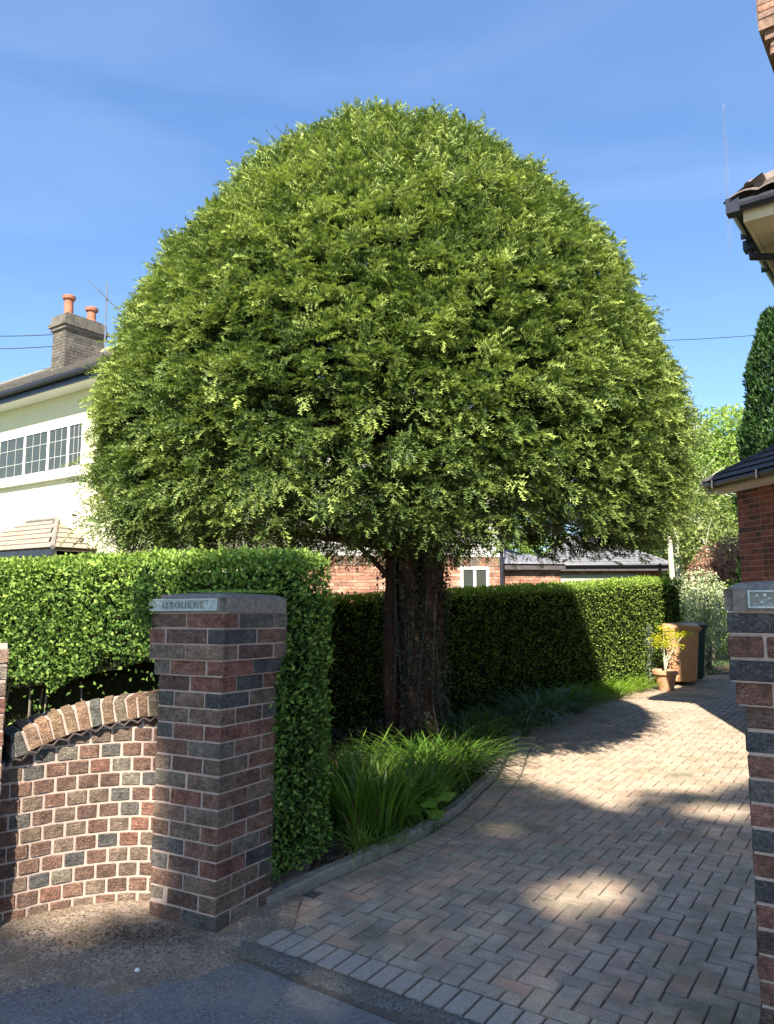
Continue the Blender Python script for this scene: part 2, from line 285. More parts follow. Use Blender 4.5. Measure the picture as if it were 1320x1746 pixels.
class MB:
    """collects boxes / tubes / prisms, builds one mesh"""
    def __init__(s): s.V = []; s.F = []; s.T = []
    def add(s, V, F, t=0):
        b = len(s.V); s.V += [tuple(v) for v in V]; s.F += [tuple(i+b for i in f) for f in F]; s.T += [t]*len(V); return s
    def box(s, c, d, rz=0, t=0, bev=0):
        cx, cy, cz = c; hx, hy, hz = d[0]/2, d[1]/2, d[2]/2; ca, sa = math.cos(rz), math.sin(rz)
        V = []
        for z in (-hz, hz):
            for x, y in ((-hx, -hy), (hx, -hy), (hx, hy), (-hx, hy)):
                V.append((cx+x*ca-y*sa, cy+x*sa+y*ca, cz+z))
        return s.add(V, [(3, 2, 1, 0), (4, 5, 6, 7), (0, 1, 5, 4), (1, 2, 6, 5), (2, 3, 7, 6), (3, 0, 4, 7)], t)
    def prism(s, poly, z0, z1, t=0):
        n = len(poly); V = [(p[0], p[1], z0) for p in poly]+[(p[0], p[1], z1) for p in poly]
        F = [tuple(range(n-1, -1, -1)), tuple(range(n, 2*n))]+[(i, (i+1) % n, (i+1) % n+n, i+n) for i in range(n)]
        return s.add(V, F, t)
    def hexa(s, a, b, t=0):
        """loft between quad a and quad b"""
        V = list(a)+list(b); return s.add(V, [(3, 2, 1, 0), (4, 5, 6, 7), (0, 1, 5, 4), (1, 2, 6, 5), (2, 3, 7, 6), (3, 0, 4, 7)], t)
    def tube(s, pts, rad, seg=8, t=0, cap=True, wob=0):
        pts = [Vector(p) for p in pts]; n = len(pts); rad = [rad]*n if np.isscalar(rad) else list(rad); V = []; F = []
        up = Vector((0, 0, 1)); prev = None
        for i, p in enumerate(pts):
            d = (pts[min(i+1, n-1)]-pts[max(i-1, 0)]).normalized()
            a = prev if prev is not None else (d.cross(up) if abs(d.z) < .95 else d.cross(Vector((1, 0, 0))))
            a = (a-d*a.dot(d)).normalized(); prev = a; b = d.cross(a)
            for k in range(seg):
                an = 2*math.pi*k/seg; r = rad[i]*(1+wob*math.sin(3*an+i*.7)*.5+wob*random.uniform(-.4, .4))
                V.append(p+(a*math.cos(an)+b*math.sin(an))*r)
        for i in range(n-1):
            for k in range(seg):
                F.append((i*seg+k, i*seg+(k+1) % seg, (i+1)*seg+(k+1) % seg, (i+1)*seg+k))
        if cap: F.append(tuple(range(seg-1, -1, -1))); F.append(tuple(range((n-1)*seg, n*seg)))
        return s.add(V, F, t)
    def lathe(s, prof, c=(0, 0, 0), seg=20, t=0):
        V = []; F = []; n = len(prof)
        for r, z in prof:
            for k in range(seg):
                an = 2*math.pi*k/seg; V.append((c[0]+r*math.cos(an), c[1]+r*math.sin(an), c[2]+z))
        for i in range(n-1):
            for k in range(seg): F.append((i*seg+k, i*seg+(k+1) % seg, (i+1)*seg+(k+1) % seg, (i+1)*seg+k))
        return s.add(V, F, t)
    def build(s, name, m, parent=None, smooth=False, **k):
        me = bpy.data.meshes.new(name); me.from_pydata(s.V, [], s.F)
        if any(s.T):
            a = me.attributes.new('tint', 'FLOAT', 'POINT'); a.data.foreach_set('value', np.array(s.T, np.float32))
        me.update()
        if smooth:
            for p in me.polygons: p.use_smooth = True
        return link(name, me, m, parent, **k)
def nrm(a): return a/np.maximum(np.linalg.norm(a, axis=-1, keepdims=True), 1e-9)
def noise3(P, f, seed=0):
    r = np.random.default_rng(seed); out = np.zeros(len(P))
    for k in range(6):
        d = r.normal(size=(3, 3))*f*(1+.35*k); ph = r.uniform(0, 6.28, 3)
        q = P@d.T+ph; out += np.sin(q[:, 0]+1.3*np.sin(q[:, 1]))*np.cos(q[:, 2])*(.8**k)
    return out/2.6
def leaf_arrays(P, D, Nn, L, Wd, tint, fold=.25):
    """one folded diamond leaf (4 verts, 2 tris) per point"""
    n = len(P); S = nrm(np.cross(D, Nn)); Nn = nrm(np.cross(S, D)); L = np.broadcast_to(L, n)[:, None]; Wd = np.broadcast_to(Wd, n)[:, None]
    V = np.stack([P, P+D*L*.45+S*Wd*.5+Nn*Wd*fold, P+D*L-Nn*L*.10, P+D*L*.45-S*Wd*.5+Nn*Wd*fold], 1).reshape(-1, 3)
    b = np.arange(n)[:, None]*4; F = np.concatenate([b+[0, 1, 2], b+[0, 2, 3]], 1).reshape(-1, 3)
    return V, F, np.repeat(tint, 4)
def leaves(name, P, D, Nn, L, Wd, tint, m, parent=None, fold=.25, **k):
    V, F, T = leaf_arrays(P, nrm(D), nrm(Nn), L, Wd, tint, fold)
    return link(name, mesh_np(name, V, F, T), m, parent, **k)

# axes of the place
A_F = R(-29.5); EF = np.array([math.cos(A_F), math.sin(A_F)]); NF = np.array([-EF[1], EF[0]])      # boundary line, into the drive
A_P = R(-34); EP = np.array([math.cos(A_P), math.sin(A_P)]); NP = np.array([-EP[1], EP[0]])        # paving

# ------------------------------------------------------------------ ground
g = mesh_py('ground', [(-400, -60, -.05), (400, -60, -.05), (400, 600, -.05), (-400, 600, -.05)], [(0, 1, 2, 3)])
link('ground', g, M['lawn'], kind='structure')
g = mesh_py('street', [(-30, -14, -.016), (30, -14, -.016), (30, -11, -.016), (30, 1.0, -.016), (1.4, 2.6, -.016), (-.4, 3.35, -.016), (-3, 4.3, -.016), (-30, 4.3, -.016)], [tuple(range(8))])
link('street', g, M['asphalt'], kind='structure')
link('added_bounce_ground', mesh_py('added_bounce_ground', [(-30, -12, -.010), (30, -12, -.010), (30, -2.2, -.010), (-30, -2.2, -.010)], [(0, 1, 2, 3)]), simple('pale_bounce_surface', (.40, .37, .32), (.50, .47, .41), 5, .9, .4, 100), kind='structure')  # unseen pale ground added behind the camera to bounce sunlight onto the gateway
KERB = [(-.585, 3.80), (-.475, 3.94), (-.315, 4.17), (-.196, 4.32), (.071, 4.685), (.306, 5.024), (.545, 5.489), (.697, 5.88), (.953, 6.535), (1.212, 7.50), (1.596, 8.61), (2.164, 9.64), (2.811, 10.66), (3.708, 11.93), (4.441, 12.69), (5.0, 13.6), (6.1, 14.6), (7.5, 15.3)]
def catmull(P, n=8):
    P = [np.array(p, float) for p in P]; Q = [2*P[0]-P[1]]+P+[2*P[-1]-P[-2]]; out = []
    for i in range(1, len(Q)-2):
        for t in np.linspace(0, 1, n, endpoint=False):
            a, b, c, d = Q[i-1:i+3]; out.append(.5*((2*b)+(c-a)*t+(2*a-5*b+4*c-d)*t*t+(3*b-a-3*c+d)*t**3))
    out.append(Q[-2]); return np.array(out)
def resample(C, step):
    seg = np.linalg.norm(np.diff(C, axis=0), axis=1); s = np.concatenate([[0], np.cumsum(seg)]); n = int(s[-1]/step)
    u = np.arange(n+1)*step; return np.stack([np.interp(u, s, C[:, i]) for i in range(C.shape[1])], 1), s[-1]
KC = catmull(KERB)
# soil bed
bed = [tuple(p) for p in KC]+[(7.5, 16.5), (-6, 12), (-6, 6.2), (-1.2, 3.9), (-.6, 3.7)]
link('soil_bed', mesh_py('soil_bed', [(x, y, -.006) for x, y in bed], [tuple(range(len(bed)))]), M['soil'], kind='structure')
# driveway
drive_poly = [(-.75, 3.42)]+[tuple(p) for p in KC]+[(9, 14.5), (9, 5.0), (3.2, .6)]
drive = link('driveway', mesh_py('driveway', [(x, y, -.012) for x, y in drive_poly], [tuple(range(len(drive_poly)-1, -1, -1))]), M['joint'], kind='structure')
drive.data.flip_normals() if drive.data.polygons[0].normal.z < 0 else None
def clip(poly, p, nrm_):
    out = []; n = len(poly)
    for i in range(n):
        a, b = poly[i], poly[(i+1) % n]; da, db = np.dot(a-p, nrm_), np.dot(b-p, nrm_)
        if da >= 0: out.append(a)
        if (da >= 0) != (db >= 0): out.append(a+(b-a)*(da/(da-db)))
    return out
def inset(poly, d):
    c = sum(poly)/len(poly); out = []
    for q in poly:
        v = q-c; l = np.linalg.norm(v); out.append(c+v*max(0, 1-d*1.35/max(l, 1e-6)))
    return out
def paver_vf(poly, z=0.0, ch=.0045, dep=.03):
    poly = [np.array(p, float) for p in poly]; n = len(poly); ins = inset(poly, ch)
    V = [(p[0], p[1], z) for p in ins]+[(p[0], p[1], z-ch) for p in poly]+[(p[0], p[1], z-dep) for p in poly]
    F = [tuple(range(n))]+[(i+n, (i+1) % n+n, (i+1) % n, i) for i in range(n)]+[(i+2*n, (i+1) % n+2*n, (i+1) % n+n, i+n) for i in range(n)]
    return V, F
U = .0845
BL, BW, J = 2*U, U, .006
def border_normal(c):
    """nearest kerb point and its inward normal (into the drive)"""
    d = np.linalg.norm(KC-c, axis=1); i = int(np.argmin(d)); i = min(max(i, 1), len(KC)-2); t = KC[i+1]-KC[i-1]; t /= np.linalg.norm(t)
    nn = np.array([t[1], -t[0]]); return KC[i], nn, np.dot(c-KC[i], nn)
P0 = np.array([-.660, 3.505])
items = []     # (distance, poly, centre, angle, full, grey)
for i in range(-1, 70):                                    # front header row
    c = P0+EP*((i+.5)*(U+.002))+NP*U
    if c[0] > 4: break
    if np.dot(c-np.array([-.771, 3.489]), EF) < .0: continue
    items.append((np.linalg.norm(c), None, c, A_P+math.pi/2, True, True))
for a in range(-70, 110):
    for b in range(0, 200):
        k = (a-b) % 4
        if k == 0: c = (a*U+U, b*U+U/2); ang = 0
        elif k == 2: c = (0, 0); ang = 1
        else: continue
        # herringbone: horizontals start where (a-b)%4==0, verticals where (a-b)%4==2
        if ang == 1: c = (a*U+U/2, b*U)
        c = P0+EP*c[0]+NP*(2*U+.003+c[1])
        hh_ = np.dot(c-P0, NP)
        if hh_ < 2*U-.01: continue
        edge_cut = hh_ < 2*U+.02 and ang == 1
        if c[1] > 16 or c[0] > 8.5 or c[0] < -1: continue
        kp, kn, dk = border_normal(c)
        if c[1] < 3.98 and c[0] < 0:
            lim = np.dot(c-np.array([-.771, 3.489]), EF); dk = lim+.12 if c[1] < 3.82 else min(lim+.1, dk+.07)
        if dk < .12: continue
        items.append((np.linalg.norm(c), 'front' if edge_cut else (kp, kn) if dk < .34 and c[1] > 3.98 else None, c, A_P+(math.pi/2 if ang else 0), True, False))
BC, _ = resample(np.array(KC), .088)                        # border headers along the kerb
for i in range(1, len(BC)-1):
    t = BC[i+1]-BC[i-1]; t /= np.linalg.norm(t); nn = np.array([t[1], -t[0]]); c = BC[i]+nn*(U+.015)
    if c[1] < 3.99 or c[1] > 13.2: continue
    items.append((np.linalg.norm(c), None, c, math.atan2(nn[1], nn[0]), True, 2))
items.sort(key=lambda q: q[0])
hb = [np.array(p) for p in ((-BL/2+J/2, -BW/2+J/2), (BL/2-J/2, -BW/2+J/2), (BL/2-J/2, BW/2-J/2), (-BL/2+J/2, BW/2-J/2))]
pv, pf = paver_vf(hb); M['dirty_edge'] = simple('dirty_edge', (.19, .155, .12), (.32, .265, .205), 40, .95)
paver_me = mesh_py('paver', pv, pf); paver_me.materials.append(M['paver'])
paver_grey = mesh_py('grey_paver', pv, pf); paver_grey.materials.append(M['paver_grey'])
for me in (paver_me, paver_grey):
    me.materials.append(M['dirty_edge'])
    for p_ in me.polygons[1:]: p_.material_index = 1
far_mi = []
far = MB(); cnt = 0
for dist, cl, c, ang, full, grey in items:
    px = 660+1261*c[0]/c[1]; vis = px < 1400 and c[1] > 2.2
    ca, sa = math.cos(ang), math.sin(ang)
    zz = random.uniform(-.0025, .0015)+.002*math.sin(c[0]*3.1+c[1]*2.3)
    if cl is None and vis and cnt < 290:
        o = link('paver', paver_grey if grey is True else paver_me, None, drive); o.location = (c[0], c[1], zz); o.rotation_euler = (random.gauss(0, .006), random.gauss(0, .006), ang+random.gauss(0, .006)); cnt += 1
        continue
    poly = [c+np.array([q[0]*ca-q[1]*sa, q[0]*sa+q[1]*ca]) for q in hb]
    if cl is not None:
        poly = clip(poly, P0+NP*(2*U+.006), NP) if cl == 'front' else clip(poly, cl[0]+cl[1]*(2*U+.024), cl[1])
        if len(poly) < 3: continue
        ar = abs(sum(poly[i][0]*poly[(i+1) % len(poly)][1]-poly[(i+1) % len(poly)][0]*poly[i][1] for i in range(len(poly))))/2
        if ar < .0004: continue
    v, f = paver_vf(poly, zz); far.add(v, f, random.random()*.98+.01); far_mi += [0]+[1]*(len(f)-1)
fo = far.build('paver_field', M['paver_far'], drive, kind='stuff'); fo.data.materials.append(M['dirty_edge']); fo.data.polygons.foreach_set('material_index', np.array(far_mi, np.int32))
# concrete edging pieces along the kerb
EC, tot = resample(np.array(KC), .05)
step = 18; i = 0
while i+step < len(EC) and EC[i][1] < 12.6:
    mb = MB(); seg = EC[i:i+step+1]; gap = .004
    prof = [(-.075, -.03), (-.075, .040), (-.065, .052), (-.012, .052), (0, .040), (0, -.03)]
    V = []; F = []
    for j, p in enumerate(seg):
        t = seg[min(j+1, len(seg)-1)]-seg[max(j-1, 0)]; t /= np.linalg.norm(t); nn = np.array([t[1], -t[0]])
        q = p+t*(gap if j == 0 else (-gap if j == len(seg)-1 else 0))
        for d, z in prof: V.append((q[0]+nn[0]*d, q[1]+nn[1]*d, z+random.uniform(-.002, .002)))
    n = len(prof)
    for j in range(len(seg)-1):
        for k in range(n): F.append((j*n+k, j*n+(k+1) % n, (j+1)*n+(k+1) % n, (j+1)*n+k))
    F.append(tuple(range(n-1, -1, -1))); F.append(tuple(range((len(seg)-1)*n, len(seg)*n)))
    mb.add(V, F); mb.build('edging_stone', M['kerb'], drive); i += step
# verge of dirt between walls and asphalt, and rough concrete haunch before the pavers
def dist_poly(X, Y, pts):
    """signed distance-ish below a boundary y(x)"""
    px = [p[0] for p in pts]; py = [p[1] for p in pts]; return Y-np.interp(X, px, py)
def grid(name, x0, x1, y0, y1, st, zf, m, keep=None):
    xs = np.arange(x0, x1, st); ys = np.arange(y0, y1, st); X, Y = np.meshgrid(xs, ys); X = X.ravel(); Y = Y.ravel()
    Z = zf(X, Y); nx, ny = len(xs), len(ys); idx = np.arange(nx*ny).reshape(ny, nx)
    F = np.stack([idx[:-1, :-1], idx[:-1, 1:], idx[1:, 1:], idx[1:, :-1]], -1).reshape(-1, 4)
    if keep is not None: k = keep(X, Y); F = F[k[F].all(1)]
    V = np.stack([X, Y, Z], 1); return link(name, mesh_np(name, V, F, smooth=True), m, kind='structure')
def nz(X, Y, f, s): return noise3(np.stack([X, Y, X*0], 1), f, s)
def zdirt(X, Y):
    d = dist_poly(X, Y, [(-6, 3.6), (-2, 3.15), (-1.5, 3.05), (-1.34, 3.14), (-1.04, 3.06), (-.78, 3.18), (-.64, 3.30), (-.52, 3.34), (-.2, 3.6)])
    d = d+.05*nz(X, Y, 9, 3)+.02*nz(X, Y, 30, 4)
    return -.016+np.clip(d, -.05, .35)*.10+.004*nz(X, Y, 60, 5)+.003*nz(X, Y, 130, 6)
grid('dirt_verge', -5, -.42, 2.8, 5.2, .012, zdirt, M['dirt'])
def zconc(X, Y):
    n_ = (X-P0[0])*NP[0]+(Y-P0[1])*NP[1]
    d = n_+.135+.03*nz(X, Y, 10, 8)+.02*nz(X, Y, 35, 9); z = -.016+np.clip(d, -.05, .12)*.14+.004*nz(X, Y, 80, 10)+.003*nz(X, Y, 150, 12)
    return np.where(n_ > -.004, np.minimum(z, -.006), z)
grid('concrete_haunch', -.85, 2.2, 1.2, 3.75, .012, zconc, M['concrete'], lambda X, Y: ((X-P0[0])*NP[0]+(Y-P0[1])*NP[1] > -.22) & ((X-P0[0])*NP[0]+(Y-P0[1])*NP[1] < .02))
# loose grit on the verge
n = 7000; P = np.stack([rng.uniform(-3, .3, n), rng.uniform(2.75, 4.0, n), np.zeros(n)], 1)
d = dist_poly(P[:, 0], P[:, 1], [(-6, 3.6), (-2, 3.15), (-1.5, 3.0), (-1.04, 3.03), (-.64, 3.26), (-.35, 3.12), (.03, 2.9), (.4, 2.6)])
P = P[(d > -.05-.1*rng.random(n)) & (d < .6)]; P = P[(P[:, 0] < -.5) | (P[:, 1] < 3.35-.6*(P[:, 0]+.5))]
P[:, 2] = np.where(P[:, 0] < -.5, zdirt(P[:, 0], P[:, 1]), zconc(P[:, 0], P[:, 1]))
mb = MB()
for p in P:
    s = random.uniform(.0015, .006)**1.0; q = [Vector((random.gauss(0, 1), random.gauss(0, 1), random.gauss(0, .7))).normalized()*s for _ in range(4)]
    mb.add([Vector(p)+v+Vector((0, 0, s*.3)) for v in q], [(0, 1, 2), (0, 2, 3), (0, 3, 1), (1, 3, 2)])
mb.build('loose_grit', M['pebble'], kind='stuff', label='loose grit scattered on the dirt verge below the walls')
n = 900; P = np.stack([rng.normal(-1.16, .16, n), rng.normal(3.47, .07, n), np.zeros(n)], 1); P2 = np.stack([rng.uniform(-1.9, -.8, n), rng.uniform(3.3, 3.75, n), np.zeros(n)], 1)
P = np.concatenate([P, P2]); P[:, 2] = zdirt(P[:, 0], P[:, 1])+.003; n = len(P); D = nrm(rng.normal(size=(n, 3))*[1, 1, .3])
leaves('leaf_litter', P, D, np.tile([0, 0, 1.], (n, 1))+rng.normal(size=(n, 3))*.3, rng.uniform(.006, .018, n), rng.uniform(.003, .007, n), rng.random(n)*.8, M['litter'], kind='stuff', label='dry leaf litter and weeds at the foot of the curved wall')
mb = MB(); mb.lathe([(0, -.006), (.012, 0), (.010, .008), (0, .012)], (-1.02, 3.21, -.004), 7)
tg = mb.build('stone', M['white_stone'], label='small white stone lying on the dirt verge by the asphalt', cat='stone')

# ------------------------------------------------------------------ bricks
def brick_mesh(name, l, w, hgt, m, bev=.004, rough=.0015):
    bm = bmesh.new(); bmesh.ops.create_cube(bm, size=1)
    for v in bm.verts: v.co = Vector((v.co.x*l, v.co.y*w, v.co.z*hgt))
    bmesh.ops.bevel(bm, geom=bm.edges[:], offset=bev, segments=1, affect='EDGES')
    for v in bm.verts: v.co += Vector([random.uniform(-rough, rough) for _ in range(3)])
    me = bpy.data.meshes.new(name); bm.to_mesh(me); bm.free(); me.materials.append(m); return me
BK = [brick_mesh('brick', .215, .102, .066, M['brick']) for _ in range(4)]
HD = [brick_mesh('header_brick', .091, .205, .063, M['brick']) for _ in range(3)]
COP = [brick_mesh('coping_brick', .050, .235, .112, M['brick_coping'], .005, .002) for _ in range(3)]
CS = .075
def pier(label, corner, ang, courses, z0, a=.44, cap=True, corb=True, plate=None, tones={}, lean=0):
    t = thing('gate_pillar', label, 'pillar', (corner[0], corner[1], 0), ang, None)
    order = {}
    def put(cx, cy, cz, rot, sx=1, tone=None):
        o = link('brick', random.choice(BK), None, t); o.location = (cx+random.gauss(0, .0012), cy+random.gauss(0, .0012), cz)
        o.rotation_euler = (0, 0, rot+(math.pi if random.random() < .5 else 0)); o.scale = (sx, 1, 1)
        o.color = (random.random() if tone is None else tone, 0, 0, 1)
    mort = MB()
    for k in range(courses):
        fromtop = courses-1-k; ex = (.036 if fromtop < 3 else .018 if fromtop == 3 else 0) if corb else 0
        lo, hi = -ex, a+ex; w = hi-lo; zc = z0+k*CS+CS/2; half = (w-.010)/2; sx = half/.215; mid = w-2*.102-.020; sm = mid/.215
        if k % 2 == 0:
            for y in (lo+.051, hi-.051):
                fr_ = y < (lo+hi)/2; put(lo+half/2, y, zc, 0, sx, tones.get((fromtop+1, 'l')) if fr_ else None); put(hi-half/2, y, zc, 0, sx, tones.get((fromtop+1, 'r')) if fr_ else None)
            for x in (lo+.051, hi-.051): put(x, (lo+hi)/2, zc, math.pi/2, sm)
        else:
            for x in (lo+.051, hi-.051):
                put(x, lo+half/2, zc, math.pi/2, sx, tones.get((fromtop+1, 'l' if x < (lo+hi)/2 else 'r'))); put(x, hi-half/2, zc, math.pi/2, sx)
            for y in (lo+.051, hi-.051): put((lo+hi)/2, y, zc, 0, sm, tones.get((fromtop+1, 'm')) if y < (lo+hi)/2 else None)
        zb = z0+k*CS-(.08 if k == 0 else 0); rec = .005
        mort.box(((lo+hi)/2, (lo+hi)/2, (zb+z0+(k+1)*CS)/2), (w-2*rec, w-2*rec, z0+(k+1)*CS-zb-(.0 if ex == 0 else .001)))
    mort.build('mortar', M['mortar'], t)
    zt = z0+courses*CS
    if cap:
        ex = .043; lo, hi = -ex, a+ex; th = .070; V = []; ch = .045
        rings = [(0, 0.0), (0, th*.98), (.006, th), (ch, th+.020), (.12, th+.028)]
        for ins_, z in rings:
            for x, y in ((lo, lo), (hi, lo), (hi, hi), (lo, hi)):
                cx = x+(ins_ if x == lo else -ins_); cy = y+(ins_ if y == lo else -ins_); V.append((cx, cy, zt+z))
        F = [(3, 2, 1, 0), (16, 17, 18, 19)]
        for j in range(4):
            for q in range(4): F.append((j*4+q, j*4+(q+1) % 4, (j+1)*4+(q+1) % 4, (j+1)*4+q))
        me = mesh_py('cap', V, F); bm = bmesh.new(); bm.from_mesh(me)
        bmesh.ops.bevel(bm, geom=[e for e in bm.edges if abs((e.verts[0].co-e.verts[1].co).z) > .04], offset=.03, segments=4, affect='EDGES')
        bm.to_mesh(me); bm.free(); link('cap_stone', me, M['stone_cap'], t)
        if plate:
            x0, x1, words = plate; y = lo-.003; zc = zt+.038; hh = .056; w = x1-x0; fr = .0055
            pl = MB(); pl.box(((x0+x1)/2, y+.001, zc), (w, .006, hh)); pb = pl.build('name_plate', M['plate_dark'] if not words else M['plate_bg'], t)
            f = MB()
            f.box(((x0+x1)/2, y-.004, zc+hh/2-fr/2), (w, .008, fr)); f.box(((x0+x1)/2, y-.004, zc-hh/2+fr/2), (w, .008, fr))
            f.box((x0+fr/2, y-.004, zc), (fr, .008, hh-2*fr-.0004)); f.box((x1-fr/2, y-.004, zc), (fr, .008, hh-2*fr-.0004))
            if not words:
                for q in np.arange(x0+.085, x1-.03, .08): f.box((q, y-.004, zc), (fr, .0078, hh-2*fr-.0004))
            f.build('plate_rim', M['plate'], pb)
            if words:
                cu = bpy.data.curves.new('lettering', 'FONT'); cu.body = words; cu.size = .047; cu.extrude = .0022; cu.space_character = 1.18; cu.align_x = 'CENTER'; cu.offset = .0009
                cu.size = .044; cu.space_character = 1.4; to = bpy.data.objects.new('tmp', cu); COL.objects.link(to); dg = bpy.context.evaluated_depsgraph_get(); dg.update()
                me = bpy.data.meshes.new_from_object(to.evaluated_get(dg)); bpy.data.objects.remove(to)
                me.transform(Matrix.Translation(((x0+x1)/2, y-.0045, zc-.0165)) @ Matrix.Rotation(R(90), 4, 'X'))
                me.materials.clear(); link('lettering', me, M['plate_dark'], pb)
            else:
                # weathered raised marks, no longer legible
                rm = MB()
                for q in range(46):
                    rm.box((random.uniform(x0+.012, x1-.012), y-.003, zc+random.uniform(-.017, .017)), (random.uniform(.004, .011), .003+random.random()*.003, random.uniform(.003, .009)))
                rm.build('worn_relief', M['plate'], pb)
    if lean: t.rotation_euler = (Matrix.Rotation(R(-lean), 3, 'X') @ Matrix.Rotation(ang, 3, 'Z')).to_euler()
    return t
LA = .412
LC = np.array([-.771, 3.489])-EF*LA
pl_left = pier('tall brick gate pillar with ISBOURNE name plate on its cap, between curved wall and drive', LC, A_F, 19, .008, a=LA, plate=(-.030, .412, 'ISBOURNE'), lean=1.7,
               tones={(3, 'r'): .74, (6, 'l'): .75, (6, 'r'): .89, (5, 'l'): .53, (5, 'r'): .95, (4, 'r'): .95, (9, 'r'): .81, (11, 'l'): .82, (15, 'm'): .74, (16, 'r'): .95, (17, 'r'): .74, (18, 'l'): .82, (19, 'm'): .95, (19, 'r'): .75})
pl_right = pier('brick gate pillar at the right edge of the photo with framed worn plate panels', (1.143, 2.42), A_F, 19, .045, plate=(.03, .43, None), tones={(i+1, k): v for i, v in enumerate([.9, .31, .9, .31, .17, .9, .31, .76, .95, .9, .31, .9, .95, .54, .96, .31, .17, .9, .3]) for k in 'lm'})
A_L = R(27); EL = np.array([math.cos(A_L), math.sin(A_L)])
pl_edge = pier('short brick pillar at the far left edge where the curved wall ends', np.array([-1.765, 3.50])-EL*.44, A_L, 17, .0, cap=False, corb=False)
# moss on top of the left cap
n = 500; cc = LC+EF*.27+NF*.22; P = np.stack([rng.uniform(-.2, .2, n), rng.uniform(-.17, .2, n)], 1); P = cc+P[:, :1]*EF+P[:, 1:]*NF
P = np.concatenate([P, np.full((n, 1), 1.535)], 1); D = nrm(rng.normal(size=(n, 3))*[1, 1, .5]+[0, 0, .9])
leaves('moss', P, D, rng.normal(size=(n, 3)), rng.uniform(.008, .022, n), .008, .5+.5*rng.random(n), M['rear_hedge'], kind='stuff', label='yellow green moss on top of the name plate pillar cap')
# curved wall
WC = catmull([(-1.98, 3.47), (-1.80, 3.585), (-1.63, 3.715), (-1.45, 3.805), (-1.28, 3.848), (-1.13, 3.835), (-1.03, 3.79)], 14)
wall = thing('curved_wall', 'low curved brick wall with sloping brick on edge coping between the left pillars', 'wall', (-1.4, 3.8, 0))
def wtop(x): return np.interp(x, [-1.95, -1.76, -1.66, -1.5, -1.28, -1.1], [.80, .872, .922, .972, 1.012, 1.032])
WS, wl = resample(WC, .002)
def wpt(s):
    i = int(np.clip(s/.002, 1, len(WS)-2)); t = WS[i+1]-WS[i-1]; t /= np.linalg.norm(t); return WS[i], t, np.array([-t[1], t[0]])
k = 0
mort = MB(); V = []; F = []
nn_ = 60
for j in range(nn_+1):
    p, t, b = wpt(wl*j/nn_); zt = wtop(p[0])-.125
    for d, z in ((.005, -.1), (.005, zt), (.21, zt), (.21, -.1)): V.append((p[0]+b[0]*d+1.4, p[1]+b[1]*d-3.8, z))
for j in range(nn_):
    for q in range(4): F.append((j*4+q, (j+1)*4+q, (j+1)*4+(q+1) % 4, j*4+(q+1) % 4))
mort.add(V, F); mort.build('mortar', M['mortar'], wall)
WCS = .0722
for c in range(14):
    s = .052 if c % 2 == 0 else .003
    while s < wl-.02:
        p, t, b = wpt(s+.0455); top = wtop(p[0])-.128; zc = c*WCS-.012
        hgt = min(WCS-.0095, top-zc-.004)
        if hgt > .018:
            o = link('brick', random.choice(HD), None, wall); q = p+b*.1025; o.color = (random.choice([.02, .1, .2, .35, .45, .55, .5, .66, .02, .2, .18, .48, .83, .47, .9, .02, .2, .76, .05, .46]), 0, 0, 1)
            o.location = (q[0]+1.4, q[1]-3.8+random.gauss(0, .001), zc+.005+hgt/2); o.rotation_euler = (0, 0, math.atan2(t[1], t[0])); o.scale = (1, 1, hgt/.063)
        s += .100
s = .27
while s < wl-.02:
    p, t, b = wpt(s); p2, _, _ = wpt(s+.03); sl_ = (wtop(p2[0])-wtop(p[0]))/.03; zc = wtop(p[0])-.056
    o = link('coping_brick', random.choice(COP), None, wall); q = p+b*.088; o.color = (random.random(), 0, 0, 1)
    o.location = (q[0]+1.4, q[1]-3.8, zc+random.gauss(0, .002)); o.rotation_euler = (0, -math.atan(sl_), math.atan2(t[1], t[0])); o.rotation_euler[1] += random.gauss(0, .01)
    s += .0585
mort = MB(); V = []; F = []
for j in range(nn_+1):
    p, t, b = wpt(.24+(wl-.24)*j/nn_); zt = wtop(p[0])
    for d, z in ((-.024, zt-.108), (-.024, zt-.006), (.2, zt-.006), (.2, zt-.108)): V.append((p[0]+b[0]*d+1.4, p[1]+b[1]*d-3.8, z))
for j in range(nn_):
    for q in range(4): F.append((j*4+q, (j+1)*4+q, (j+1)*4+(q+1) % 4, j*4+(q+1) % 4))
mort.add(V, F); mort.add([V[0], V[1], V[2], V[3]], [(0, 1, 2, 3)]); mort.build('coping_mortar', M['mortar'], wall)
s = .25; k = 0; tile_me = None
while s < wl-.02:       # scalloped creasing tiles under the coping
    p, t, b = wpt(s); p2, _, _ = wpt(s+.03); sl_ = (wtop(p2[0])-wtop(p[0]))/.03
    if tile_me is None:
        mb = MB(); V = []; F = []
        for j in range(9):
            x = -.034+.0085*j; z = .010*math.cos((x/.034)*math.pi/1.05)
            for y in (-.105, .10):
                for dz in (0, .009): V.append((x, y, z+dz))
        for j in range(8):
            a = j*4; F += [(a, a+4, a+5, a+1), (a+2, a+3, a+7, a+6), (a+1, a+5, a+7, a+3), (a, a+2, a+6, a+4)]
        tile_me = mesh_py('creasing_tile', V, F); tile_me.materials.append(M['tile_dark'])
    o = link('creasing_tile', tile_me, None, wall); q = p+b*.075
    o.location = (q[0]+1.4, q[1]-3.8, wtop(p[0])-.127); o.rotation_euler = (0, -math.atan(sl_), math.atan2(t[1], t[0])); s += .068; k += 1

